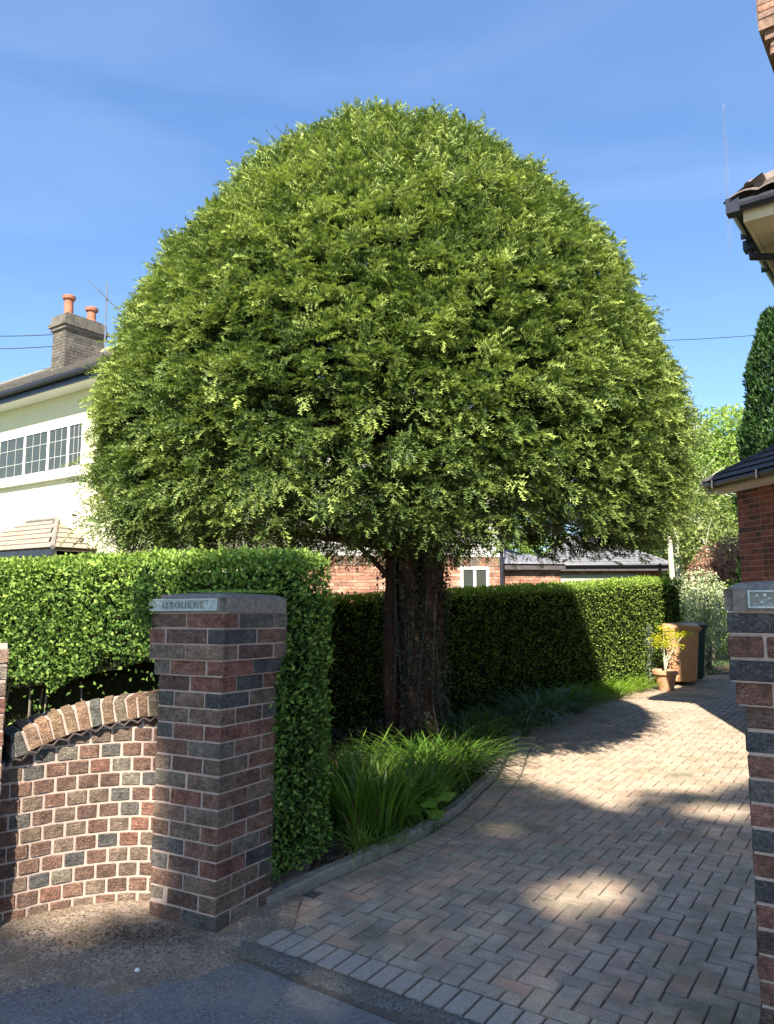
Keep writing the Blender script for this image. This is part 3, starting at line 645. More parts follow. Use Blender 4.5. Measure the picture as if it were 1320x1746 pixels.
# ------------------------------------------------------------------ hedges
def rounded_box_pts(n, Lx, Ly, Lz, r, faces):
    """random points on a rounded box [0,Lx]x[0,Ly]x[0,Lz]; returns P,N. faces = list of (axis, side, weight)"""
    ar = []
    for ax, sd in faces: d = [Lx, Ly, Lz]; d.pop(ax); ar.append(d[0]*d[1])
    ar = np.array(ar)/sum(ar); ch = rng.choice(len(faces), n, p=ar); U = rng.random((n, 3))*[Lx, Ly, Lz]
    for i, (ax, sd) in enumerate(faces): U[ch == i, ax] = (Lx, Ly, Lz)[ax]*sd
    lo = np.array([r, r, -5.]); hi = np.array([Lx-r, Ly-r, Lz-r]); C = np.clip(U, lo, hi); d = U-C; Nn = nrm(d); return C+Nn*r, Nn
def hedge(name, label, cat, org, ang, Lx, Ly, Lz, r, dens, leafL, leafW, m, zfun=None, mask=None, depth=.07, bump=.03, core_in=.10, tintf=None, seed=1, corefun=None):
    t = thing(name, label, cat, (org[0], org[1], 0), ang)
    area = Lx*Lz*2+Ly*Lz*2+Lx*Ly; n = int(area*dens)
    P, Nn = rounded_box_pts(n, Lx, Ly, Lz, r, [(1, 0), (1, 1), (0, 0), (0, 1), (2, 1)])
    wob = noise3(P, 3.0, seed)*bump+noise3(P, 9.0, seed+1)*bump*.6; fine = noise3(P, 26.0, seed+2)
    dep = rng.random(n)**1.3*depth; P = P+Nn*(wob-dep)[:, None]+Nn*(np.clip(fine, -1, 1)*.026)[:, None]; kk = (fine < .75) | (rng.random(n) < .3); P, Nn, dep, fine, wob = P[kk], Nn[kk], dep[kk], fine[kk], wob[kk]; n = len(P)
    if mask is not None: k = mask(P, Nn); P, Nn, dep, fine = P[k], Nn[k], dep[k], fine[k]; n = len(P)
    D = nrm(Nn*.7+np.array([0, 0, .45])+rng.normal(size=(n, 3))*.65); up = nrm(Nn*.9+rng.normal(size=(n, 3))*.6+[0, 0, .3])
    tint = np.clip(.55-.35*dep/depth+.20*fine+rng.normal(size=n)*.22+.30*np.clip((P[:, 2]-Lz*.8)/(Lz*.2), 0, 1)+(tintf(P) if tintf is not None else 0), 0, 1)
    L = leafL*rng.uniform(.65, 1.25, n)
    if zfun is not None: P[:, 2] *= zfun(P[:, 0])
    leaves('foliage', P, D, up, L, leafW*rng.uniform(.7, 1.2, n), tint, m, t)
    # solid near-black block; the hedge's inner shade is put into its colour
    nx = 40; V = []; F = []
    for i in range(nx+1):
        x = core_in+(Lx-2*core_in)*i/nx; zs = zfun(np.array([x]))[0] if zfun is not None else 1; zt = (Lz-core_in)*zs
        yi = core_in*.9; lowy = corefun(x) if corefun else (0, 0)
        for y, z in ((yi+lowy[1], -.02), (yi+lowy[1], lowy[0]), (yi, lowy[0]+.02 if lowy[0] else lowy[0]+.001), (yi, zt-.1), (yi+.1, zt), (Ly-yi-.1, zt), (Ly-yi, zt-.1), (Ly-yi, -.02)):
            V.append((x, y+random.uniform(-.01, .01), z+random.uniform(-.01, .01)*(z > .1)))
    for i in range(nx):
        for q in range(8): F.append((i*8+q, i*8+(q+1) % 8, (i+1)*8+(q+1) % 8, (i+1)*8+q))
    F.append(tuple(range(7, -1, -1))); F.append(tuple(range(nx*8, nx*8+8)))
    link('dark_core_block', mesh_py('dark_core_block', V, F), M['core'], t)
    return t
# front hedge: local x runs from far left to the drive corner
FH = np.array([-.600, 3.945]); FHL = 6.0; org = FH-EF*FHL
def under(x): return .90+.37*np.clip((x-3.8)/1.9, 0, 1)        # lower edge of the leafy front above the wall
def fmask(P, Nn):
    front = Nn[:, 1] < -.3; right = P[:, 0] > FHL-.25
    low = (P[:, 2] < under(P[:, 0])+.05*np.sin(P[:, 0]*7)+.03*np.sin(P[:, 0]*19)) & (P[:, 0] < FHL-.30) & (P[:, 1] < .3)
    keep_low = rng.random(len(P)) < .05
    return ((~low) | keep_low) & (P[:, 2] > .06) & (P[:, 0] > 1.5)
hedge('privet_hedge', 'bright clipped privet hedge behind the curved wall and name plate pillar', 'hedge', org, A_F, FHL, .60, 1.775, .10, 5600, .031, .019, M['privet'], mask=fmask, depth=.10, bump=.030, core_in=.12, seed=4,
      corefun=lambda x: (.0, 0) if x > FHL-.35 else (under(x)-.03, .24))
# sprigs growing out round the pillar cap and down its drive side edge
n = 620; q = rng.normal(size=(n, 3))*[.04, .03, .08]; c0 = LC-EF*.065-NF*.05; P = np.stack([c0[0]+q[:, 0]*EF[0]+q[:, 1]*NF[0], c0[1]+q[:, 0]*EF[1]+q[:, 1]*NF[1]+.06, 1.47+q[:, 2]], 1)
m2 = 520; zz_ = rng.uniform(.12, 1.5, m2); c1 = LC+EF*(LA+.02)+NF*(LA-.01); q = rng.normal(size=(m2, 2))*[.022, .03]; P2 = np.stack([c1[0]+q[:, 0]*EF[0]+q[:, 1]*NF[0], c1[1]+q[:, 0]*EF[1]+q[:, 1]*NF[1]+.045*zz_, zz_], 1)
P = np.concatenate([P, P2]); n = len(P)
leaves('stray_sprigs', P, nrm(rng.normal(size=(n, 3))+[0, -.5, .3]), rng.normal(size=(n, 3))+[0, -.8, .4], rng.uniform(.018, .034, n), rng.uniform(.012, .02, n), rng.random(n)*.8, M['privet'], kind='stuff', label='stray privet sprigs growing round the edges of the name plate pillar')
# a few bare stems in the dark recess below the hedge
mb = MB()
for q in range(8):
    x = random.uniform(3.0, FHL-.4); y = random.uniform(.12, .3); p = org+EF*x+NF*y; l = random.uniform(-.15, .15)
    mb.tube([(p[0], p[1], .2), (p[0]+l*.4, p[1]+.02, .6), (p[0]+l, p[1]+.05, 1.1)], [.012, .010, .006], 5)
mb.build('hedge_stems', M['bark_grey'], kind='stuff', label='bare hedge stems in the dark gap above the curved wall')
# rear hedge
A_R = math.atan2(.627, .779); RD = np.array([.779, .627])
RO = np.array([-.54, 8.6])-RD*3.0
hedge('clipped_hedge', 'long clipped hedge running behind the yew trunk to the brown bin', 'hedge', RO, A_R, 10.6, .9, 1.5, .12, 1750, .040, .021, M['rear_hedge'],
      zfun=lambda x: 1.0+.225*np.clip((x-3)/7.5, -.3, 1.0), depth=.10, bump=.03, core_in=.10, seed=11)

# ------------------------------------------------------------------ yew
YC = np.array([.03, 7.55])
ZT = np.array([1.98, 2.04, 2.25, 2.5, 2.75, 3.0, 3.25, 3.5, 3.75, 4.0, 4.25, 4.5, 4.75, 5.0, 5.25, 5.48, 5.70, 5.93, 6.12, 6.27, 6.37, 6.43])
RT = np.array([2.70, 2.80, 2.86, 2.91, 2.95, 2.97, 2.92, 2.871, 2.808, 2.727, 2.618, 2.505, 2.371, 2.173, 2.01, 1.82, 1.62, 1.38, 1.11, .80, .52, .22])-.03
def yr(z): return np.maximum(np.interp(z, ZT, RT), .01)
yew = thing('yew_tree', 'large yew clipped into a tall dome over an ivy covered trunk', 'tree', (.27, 7.6, 0))
OFF = np.array([.27, 7.6, 0])
def surf_sample(n):
    zz = np.linspace(1.92, 6.43, 400); rr = yr(zz); w = rr*np.sqrt(1+np.gradient(rr, zz)**2); w = w/w.sum()
    z = rng.choice(zz, n, p=w)+rng.uniform(-.006, .006, n); th = rng.uniform(0, 2*np.pi, n); r = yr(z); dr = (yr(z+.05)-yr(z-.05))/.1
    Nn = nrm(np.stack([np.cos(th), np.sin(th), -np.clip(dr, -6, .3)], 1)); P = np.stack([YC[0]+r*np.cos(th), YC[1]+r*np.sin(th), z], 1); return P, Nn
def fronds(P, Nn, L, nspr, nned, seedt, droop=.35, tscale=1.0, nl=.025, nw=.019):
    F_ = len(P); up = np.array([0, 0, 1.]); D = nrm(Nn*.85+up*.30+rng.normal(size=(F_, 3))*.38)
    S = nrm(np.cross(D, up+rng.normal(size=(F_, 3))*.35)); Up = nrm(np.cross(S, D))
    t = np.linspace(.08, 1, nspr)[None, :, None]; side = np.where(np.arange(nspr) % 2 == 0, 1., -1.)[None, :, None]; side[0, -1, 0] = 0
    L = L[:, None, None]
    base = P[:, None]+D[:, None]*L*t*.8-Up[:, None]*L*droop*t**2*.6
    sl_ = L*(.62-.25*t)*rng.uniform(.8, 1.2, (F_, nspr, 1))
    sd = nrm(D[:, None]*(.75)+S[:, None]*side*.85-Up[:, None]*droop*.9*t+rng.normal(size=(F_, nspr, 3))*.16)
    base = base.reshape(-1, 3); sd = sd.reshape(-1, 3); sl_ = sl_.reshape(-1); ns = len(base)
    Un = nrm(np.repeat(Up, nspr, 0)+rng.normal(size=(ns, 3))*.3); S2 = nrm(np.cross(sd, Un)); U2 = nrm(np.cross(S2, sd))
    ti = np.linspace(.1, 1.0, nned)[None, :, None]; s2 = np.where(np.arange(nned) % 2 == 0, 1., -1.)[None, :, None]
    nb = base[:, None]+sd[:, None]*(sl_[:, None, None]*ti)-U2[:, None]*(sl_[:, None, None]*.25*ti**2)
    nd = nrm(sd[:, None]*.75+S2[:, None]*s2*.8+U2[:, None]*.25+rng.normal(size=(ns, nned, 3))*.2)
    ln = nl*rng.uniform(.75, 1.25, (ns, nned, 1)); A = nb-sd[:, None]*nw*.5; B = nb+sd[:, None]*nw*.5; C = nb+nd*ln
    V = np.stack([A, B, C], 2).reshape(-1, 3)
    tint = np.repeat(seedt, nspr)[:, None]+.30*(ti[..., 0]-.45)*tscale+rng.normal(size=(ns, 1))*.07
    T = np.repeat(np.clip(tint, 0, 1).reshape(-1), 3); Fc = np.arange(len(V)).reshape(-1, 3); return V, Fc, T
n = 25000; P, Nn = surf_sample(n)
lump = noise3(P, 2.6, 21); gap = noise3(P, 4.6, 22); fine = noise3(P, 11, 24)
low = np.clip((3.4-P[:, 2])/1.3, 0, 1)
g2 = noise3(P, 9.0, 27); keep = (gap+.35*fine < .66-.35*low) & (g2+.4*fine < .50) & (rng.random(n) > .66*low*(g2 > -.25)*(np.abs(P[:, 0]) < 2.45))
keep &= ~((P[:, 2] < 2.2+.12*np.sin(P[:, 0]*5)) & (np.abs(P[:, 0]) < 2.2) & (rng.random(n) < .4))
P, Nn, lump, fine, gap = P[keep], Nn[keep], lump[keep], fine[keep], gap[keep]; n = len(P)
med = noise3(P, 6.5, 26); f2 = noise3(P, 19, 28)
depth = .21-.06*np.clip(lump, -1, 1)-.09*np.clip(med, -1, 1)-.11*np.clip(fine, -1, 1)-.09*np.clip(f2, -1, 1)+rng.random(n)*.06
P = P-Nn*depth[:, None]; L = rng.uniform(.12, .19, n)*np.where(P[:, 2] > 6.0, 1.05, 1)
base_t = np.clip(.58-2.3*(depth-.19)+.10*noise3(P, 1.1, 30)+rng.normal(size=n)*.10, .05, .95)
P[:, 2] += np.where(P[:, 2] < 2.6, rng.uniform(-.05, .12, n), 0)
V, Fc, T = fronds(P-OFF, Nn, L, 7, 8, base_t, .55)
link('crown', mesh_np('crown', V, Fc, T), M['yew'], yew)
# upright wisps at the top and stray tips at the outline
P, Nn = surf_sample(260); P = P-Nn*.16; Nu = nrm(Nn*.7+[0, 0, .9]); V, Fc, T = fronds(P-OFF, Nu, rng.uniform(.13, .22, len(P)), 6, 12, np.full(len(P), .6)+rng.normal(size=len(P))*.1, .15)
link('stray_shoots', mesh_np('stray_shoots', V, Fc, T), M['yew'], yew, kind='stuff')
# flat underside of drooping sprays
n = 4300; rr_ = 2.85*np.sqrt(rng.random(n)); th = rng.uniform(0, 2*np.pi, n); P = np.stack([YC[0]+rr_*np.cos(th), YC[1]+rr_*np.sin(th), 2.03+.85*rng.random(n)**1.4+.12*rng.normal(size=n)*.5], 1)
P[:, 2] += .26*(P[:, 0] > .85); hole = noise3(P*[1, 1, .3], 4.2, 61); k = (hole < .25+.35*(P[:, 0] > .1)) & ((np.hypot(P[:, 0]-.27, P[:, 1]-7.6) > .35) | (P[:, 1] < 7.5)); P = P[k]; th = th[k]; n = len(P)
Nn = nrm(np.stack([np.cos(th)*.7, np.sin(th)*.7-.4, np.full(n, -.25)], 1)+rng.normal(size=(n, 3))*.4)
V, Fc, T = fronds(P-OFF, Nn, rng.uniform(.16, .30, n), 7, 8, np.clip(.42+rng.normal(size=n)*.14, 0, 1), .7)
link('underside_sprays', mesh_np('underside_sprays', V, Fc, T), M['yew'], yew, kind='stuff')
# deeper foliage tinted near-black, shade inside the crown put into the colour
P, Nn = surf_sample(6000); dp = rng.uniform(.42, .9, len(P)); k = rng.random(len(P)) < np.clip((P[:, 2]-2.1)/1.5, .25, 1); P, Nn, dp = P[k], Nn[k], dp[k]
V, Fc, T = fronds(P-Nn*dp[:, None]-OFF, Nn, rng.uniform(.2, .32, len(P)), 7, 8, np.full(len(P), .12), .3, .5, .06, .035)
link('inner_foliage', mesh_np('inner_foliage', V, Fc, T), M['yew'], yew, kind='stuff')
n = 26000; P, Nn = surf_sample(n); dp = rng.uniform(.50, 1.1, n); k = rng.random(n) < np.clip((P[:, 2]-2.9)/1.0, .0, 1); P, Nn, dp = P[k], Nn[k], dp[k]; n = len(P)
leaves('inner_sprays', P-Nn*dp[:, None]-OFF, nrm(rng.normal(size=(n, 3))+Nn*.3), Nn+rng.normal(size=(n, 3))*.6, rng.uniform(.12, .20, n), rng.uniform(.06, .10, n), rng.random(n)*.15, M['yew'], yew, kind='stuff')
# stems
stems = [((-.20, .02), (-.24, .0), .080, -1), ((-.02, -.10), (-.05, -.08), .11, 0), ((.12, -.05), (.15, -.06), .10, 0), ((.05, .10), (.03, .13), .13, 0), ((-.10, .08), (-.16, .13), .09, 0), ((.19, .05), (.28, .05), .065, 1)]
for (x0, y0), (x1, y1), r, s in stems:
    mb = MB(); pts = []; rr = []
    for j in range(13):
        t = j/12; z = -.05+t*3.4; sp = max(0, t-.55)*1.6
        pts.append((x0+(x1-x0)*t+.02*math.sin(t*9+x0*20)+x1*sp, y0+(y1-y0)*t+.02*math.cos(t*8+y0*20)+y1*sp, z)); rr.append(r*(1.25-.6*t+.5*max(0, .12-t)*4))
    mb.tube(pts, rr, 10, wob=.12); mb.build('stem', M['bark'], yew, smooth=True)
limbs = [(-.26, 0, 2.05, -.62, -.1, 2.42), (-.2, 0, 1.55, -.46, -.12, 2.0)]
mb = MB(); mb.tube([(-.2, -.02, 1.62), (-.34, -.06, 1.80), (-.52, -.1, 1.98), (-.9, -.2, 2.25)], [.034, .028, .024, .018], 7, wob=.1); mb.build('limb', M['bark'], yew, smooth=True)
mb = MB(); mb.tube([(-.22, -.02, 1.9), (-.42, -.15, 2.1), (-.8, -.35, 2.25), (-1.3, -.6, 2.5)], [.055, .045, .036, .02], 7, wob=.1); mb.build('limb', M['bark'], yew, smooth=True)
for q in range(34):
    an = q*2.4+random.uniform(-.3, .3); z0 = random.uniform(1.9, 3.2); zt = min(6.0, z0+random.uniform(.2, 2.6)); r = (yr(max(zt, 2.2))-.35)*random.uniform(.8, 1)
    ex, ey = YC[0]+r*math.cos(an)-OFF[0], YC[1]+r*math.sin(an)-OFF[1]
    mb = MB(); pts = [(.08*math.cos(an), .08*math.sin(an), z0)]
    for t in (.3, .6, .85, 1.0): pts.append((ex*t+random.uniform(-.08, .08), ey*t+random.uniform(-.08, .08), z0+(zt-z0)*t**1.3+random.uniform(-.05, .08)))
    mb.tube(pts, [.055, .042, .03, .018, .008], 6, wob=.1); mb.build('limb', M['bark'], yew, smooth=True)
mb = MB()
for q in range(900):
    an = random.uniform(0, 2*math.pi); z = random.choice([random.uniform(2.1, 3.3), random.uniform(2.1, 6.2)]); r = yr(z)*random.uniform(.5, .80)
    p = Vector((YC[0]+r*math.cos(an)-OFF[0], YC[1]+r*math.sin(an)-OFF[1], z)); d = Vector((math.cos(an), math.sin(an), random.uniform(-.3, .5)))*random.uniform(.15, .38); w = Vector([random.uniform(-.1, .1) for _ in range(3)])
    mb.tube([p, p+d*.5+w, p+d+w*.6], [.008, .005, .002], 4, cap=False)
mb.build('twigs', M['bark_grey'], yew, kind='stuff')
# ivy on the trunk
ivy = thing('ivy', 'ivy climbing over the yew trunk, dark with some dry leaves', 'ivy', (.27, 7.6, 0))
n = 9000; z = rng.uniform(0, 2.75, n); th = rng.uniform(0, 2*np.pi, n)
k = ~((np.cos(th) < -.55) & (z > .3) & (rng.random(n) < .8)); z, th = z[k], th[k]; n = len(z)
rx = np.where(z < .35, .34-.2*z, .275)+.03*np.sin(z*5+th*2)+.05*np.sin(z*11+th*5)+rng.uniform(-.03, .06, n)+.06*(z > 1.8); P = np.stack([.01+rx*np.cos(th), rx*.8*np.sin(th), z], 1)
Nn = np.stack([np.cos(th), np.sin(th), np.full(n, .1)], 1); D = nrm(rng.normal(size=(n, 3))*.5+np.array([0, 0, -.9])+Nn*.3)
leaves('ivy_leaves', P, D, Nn+rng.normal(size=(n, 3))*.45, rng.uniform(.022, .05, n), rng.uniform(.018, .038, n), np.clip(rng.random(n)**2+.1, 0, 1), M['ivy'], ivy)
mb = MB()
for q in range(26):
    a0 = random.uniform(0, 6.28); pts = []
    for j in range(12):
        zz = j*.22; a = a0+.25*math.sin(zz*2+q); rr = .24+.05*(zz < .3); pts.append((.03+rr*math.cos(a), rr*.8*math.sin(a), zz))
    mb.tube(pts, .008, 4)
mb.build('ivy_stem', M['bark_grey'], ivy)
n = 2600; z = np.full(n, 0.0); th = rng.uniform(0, 6.28, n); rr = .35+rng.random(n)*.55; P = np.stack([rr*np.cos(th)*1.1, rr*np.sin(th), .02+rng.random(n)*.22*(1.2-rr)], 1)
leaves('ground_ivy_leaves', P, nrm(rng.normal(size=(n, 3))+[0, 0, .2]), rng.normal(size=(n, 3))*.4+[0, 0, 1], .045, .04, np.clip(.2+.4*rng.random(n), 0, 1), M['ivy'], ivy)

# ------------------------------------------------------------------ blade plants
def blades(name, label, cat, loc, nb, rad, hgt, wid, m, arch=.5, tint=(.3, .7), spread=.35, seg=6, group=None, toward=(0, 0), tintz=.25):
    t = thing(name, label, cat, loc, 0, group)
    th = rng.uniform(0, 2*np.pi, nb); r = rad*np.sqrt(rng.random(nb)); B = np.stack([r*np.cos(th), r*np.sin(th), np.full(nb, -.01)], 1)
    d = np.stack([np.cos(th), np.sin(th)], 1)*(r/rad)[:, None]*spread+rng.normal(size=(nb, 2))*spread*.6+np.array(toward); H = hgt*rng.uniform(.6, 1.08, nb)
    ar = arch*rng.uniform(.4, 1.5, nb); W_ = wid*rng.uniform(.7, 1.2, nb); dl = np.linalg.norm(d, axis=1, keepdims=True); dn = d/np.maximum(dl, 1e-5)
    sd = np.stack([-dn[:, 1], dn[:, 0], np.zeros(nb)], 1); tw = rng.normal(size=(nb, 1))*.5; sd = nrm(sd+np.concatenate([dn*tw, np.zeros((nb, 1))], 1))
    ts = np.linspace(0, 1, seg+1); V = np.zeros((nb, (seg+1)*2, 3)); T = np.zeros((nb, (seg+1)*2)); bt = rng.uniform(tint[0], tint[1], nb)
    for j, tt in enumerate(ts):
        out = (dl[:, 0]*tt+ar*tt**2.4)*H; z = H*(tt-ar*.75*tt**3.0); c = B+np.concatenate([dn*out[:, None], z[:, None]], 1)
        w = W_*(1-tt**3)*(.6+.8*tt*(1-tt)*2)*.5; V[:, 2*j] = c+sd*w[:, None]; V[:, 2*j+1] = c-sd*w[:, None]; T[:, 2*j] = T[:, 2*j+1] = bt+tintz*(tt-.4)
    V[:, :, 2] = np.maximum(V[:, :, 2], -.004+.0)
    k = (seg+1)*2; F = []
    b = np.arange(nb)[:, None]*k
    for j in range(seg): F.append(b+[2*j, 2*j+1, 2*j+3, 2*j+2])
    F = np.concatenate(F, 0); VV = V.reshape(-1, 3); TT = np.clip(T.ravel(), 0, 1); dead = rng.random(nb) < .09; fb = F[:, 0]//k
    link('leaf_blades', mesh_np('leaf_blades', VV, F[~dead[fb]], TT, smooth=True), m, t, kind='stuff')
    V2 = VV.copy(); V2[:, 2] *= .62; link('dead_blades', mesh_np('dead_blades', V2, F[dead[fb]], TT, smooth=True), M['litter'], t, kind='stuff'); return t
GP = 'strap leaved plants in the border by the drive'
blades('crocosmia_clump', 'tall upright sword leaved clump beside the end of the privet hedge', 'plant', (-.10, 4.98, 0), 210, .20, .62, .021, M['blade'], .28, (.35, .75), .20, group=GP)
blades('crocosmia_clump', 'upright grassy clump in the middle of the border below the yew trunk', 'plant', (.19, 5.42, 0), 210, .22, .52, .018, M['blade'], .38, (.30, .65), .26, group=GP)
blades('crocosmia_clump', 'sword leaved clump catching the sun against the hedge end', 'plant', (-.28, 5.45, 0), 190, .22, .64, .021, M['blade'], .32, (.45, .9), .22, group=GP)
blades('daylily_clump', 'wide clump of arching leaves spilling over the kerb beside the tree shadow', 'plant', (.50, 6.40, 0), 260, .24, .58, .017, M['blade'], .85, (.2, .6), .45, group=GP)
blades('daylily_clump', 'arching green clump in front of the ivy covered trunk', 'plant', (.25, 6.15, 0), 200, .22, .54, .017, M['blade'], .7, (.2, .6), .42, group=GP)
blades('daylily_clump', 'green leafy clump on the far side of the trunk by the shaded drive', 'plant', (.78, 7.35, 0), 200, .24, .52, .017, M['blade'], .6, (.15, .5), .40, group=GP)
blades('daylily_clump', 'low arching clump hiding the kerb below the ivy', 'plant', (.68, 6.80, 0), 220, .18, .42, .012, M['blade_dark'], .8, (.3, .8), .45, group=GP)
blades('agapanthus_clump', 'dark shaded clump of strap leaves before the rear hedge', 'plant', (1.78, 9.05, 0), 210, .22, .62, .026, M['blade_dark'], .9, (.4, 1.0), .50, group=GP)
blades('agapanthus_clump', 'smaller dark clump between the strap leaves and the lit grassy edging', 'plant', (2.30, 9.85, 0), 170, .24, .48, .020, M['blade_dark'], .8, (.2, .7), .5, group=GP)
blades('daylily_clump', 'arching clump at the foot of the rear hedge just right of the trunk', 'plant', (.95, 8.25, 0), 190, .26, .50, .017, M['blade'], .7, (.2, .6), .45, group=GP)
blades('daylily_clump', 'low arching clump between trunk and the dark strap leaved clump', 'plant', (1.35, 8.35, 0), 170, .22, .44, .016, M['blade_dark'], .8, (.4, .9), .5, group=GP)
blades('daylily_clump', 'leafy clump between two dark strap leaved clumps by the hedge', 'plant', (1.95, 9.75, 0), 190, .26, .42, .016, M['blade'], .7, (.3, .7), .5, group=GP)
blades('daylily_clump', 'green clump where the tree shadow ends at the rear hedge', 'plant', (2.6, 10.45, 0), 190, .24, .40, .015, M['blade'], .7, (.4, .8), .5, group=GP)
blades('low_grass_tuft', 'short tuft of drooping grass at the kerb below the hedge end', 'plant', (-.05, 4.72, 0), 70, .10, .24, .010, M['blade'], .9, (.35, .8), .6, group=GP)
blades('low_grass_tuft', 'small drooping tuft leaning on the kerb near the broad leaf', 'plant', (.22, 5.02, 0), 70, .10, .22, .009, M['blade'], .9, (.35, .7), .6, group=GP)
blades('low_grass_tuft', 'tuft of yellowing grass in the soil at the tall clump foot', 'plant', (-.16, 4.62, 0), 60, .08, .26, .009, M['blade'], .9, (.5, .9), .6, group=GP)
# sunny edging plants near the pot
n_t = [(2.75, 10.72, .3), (3.0, 11.05, .3), (3.3, 11.4, .33), (3.55, 11.75, .3), (3.85, 12.05, .33), (4.1, 12.35, .3), (2.62, 10.95, .42), (3.25, 11.75, .42), (3.75, 12.3, .45)]
edge = None
lab = ['first from the tree shadow', 'second from the tree shadow', 'third from the tree shadow', 'fourth from the tree shadow', 'fifth from the tree shadow', 'nearest the terracotta pot']
for i, (x, y, hh) in enumerate(n_t):
    if i < 6: l = 'low bright grassy tuft along the sunny drive edge, '+lab[i]
    else: l = 'taller grassy tuft against the lit rear hedge, '+['nearest the shadow', 'in the middle', 'nearest the bin'][i-6]
    blades('edging_tuft', l, 'plant', (x, y, 0), 190, .26, hh, .014, M['blade'], .7, (.55, 1.0), .5, group='bright tufts edging the sunny drive')
# broad leaved seedling
bl = thing('broad_leaf_plant', 'small plant with a few broad lobed leaves at the kerb', 'plant', (.26, 5.22, 0))
for (x, y, z, s, a) in ((.02, -.04, .16, .075, .2), (.13, .0, .19, .07, 1.4), (-.08, -.02, .11, .08, 2.6), (.06, -.12, .10, .06, 4.0), (.12, .1, .22, .05, .7)):
    mb = MB(); V = [(x, y, z)]; m_ = 20
    for k in range(m_):
        an = a+2*math.pi*k/m_; r = s*(1+.22*math.cos(5*(an-a))); V.append((x+r*math.cos(an), y+r*math.sin(an)-.0, z-.25*r*abs(math.sin(2.5*(an-a)))-.01+.35*r*math.sin(an)))
    mb.add(V, [(0, 1+k, 1+(k+1) % m_) for k in range(m_)], .62+.2*random.random()); mb.build('broad_leaf', M['blade'], bl, smooth=True)
    mb = MB(); mb.tube([(0, 0, 0), (x*.5, y*.5, z*.6), (x, y, z)], .003, 5, t=.4); mb.build('stalk', M['blade'], bl)
# weeds among the clumps
n = 5200; s = rng.random(n)*.80; i = (s*(len(KC)-1)).astype(int); off = rng.uniform(.10, .75, n)**1.2
tt = KC[np.minimum(i+1, len(KC)-1)]-KC[np.maximum(i-1, 0)]; tt = tt/np.linalg.norm(tt, axis=1, keepdims=True); nn2 = np.stack([tt[:, 1], -tt[:, 0]], 1); P = KC[i]-nn2*off[:, None]+rng.normal(size=(n, 2))*.04
k = ~((P[:, 1] < 4.75) & (P[:, 0] < -.1)); P = P[k]; n = len(P); P = np.concatenate([P, rng.random((n, 1))*.09], 1)
leaves('ground_weeds', P, nrm(rng.normal(size=(n, 3))*.6+[0, 0, .7]), rng.normal(size=(n, 3)), rng.uniform(.02, .05, n), rng.uniform(.008, .02, n), np.clip(.15+.5*rng.random(n), 0, 1), M['blade'], kind='stuff', label='small weeds and seedlings covering the soil of the border')
n = 900; i = (rng.random(n)*.42*(len(KC)-1)).astype(int); P = KC[i]-nn2[0]*0; tt = KC[i+1]-KC[np.maximum(i-1, 0)]; tt = tt/np.linalg.norm(tt, axis=1, keepdims=True); nk = np.stack([tt[:, 1], -tt[:, 0]], 1)
P = KC[i]-nk*rng.uniform(.08, .22, n)[:, None]+rng.normal(size=(n, 2))*.02; P = np.concatenate([P, rng.random((n, 1))*.02], 1)
leaves('dry_leaves', P, nrm(rng.normal(size=(n, 3))*[1, 1, .3]), np.tile([0, 0, 1.], (n, 1))+rng.normal(size=(n, 3))*.4, rng.uniform(.012, .035, n), rng.uniform(.006, .015, n), rng.random(n), M['litter'], kind='stuff', label='dry brown leaves lying along the inside of the kerb')

n = 700; P = np.stack([rng.uniform(-.4, 6, n), rng.uniform(2.6, 12.5, n)**1.0, np.full(n, .003)], 1); dkk = np.array([border_normal(q[:2])[2] for q in P]); P = P[(dkk > .02) & (rng.random(n) < np.where(dkk < .5, 1, .45))]; n = len(P)
leaves('fallen_bits', P, nrm(rng.normal(size=(n, 3))*[1, 1, .15]), np.tile([0, 0, 1.], (n, 1))+rng.normal(size=(n, 3))*.25, rng.uniform(.008, .026, n), rng.uniform(.004, .012, n), rng.random(n), M['litter'], kind='stuff', label='dry bits of leaf and twig scattered over the block paved drive')
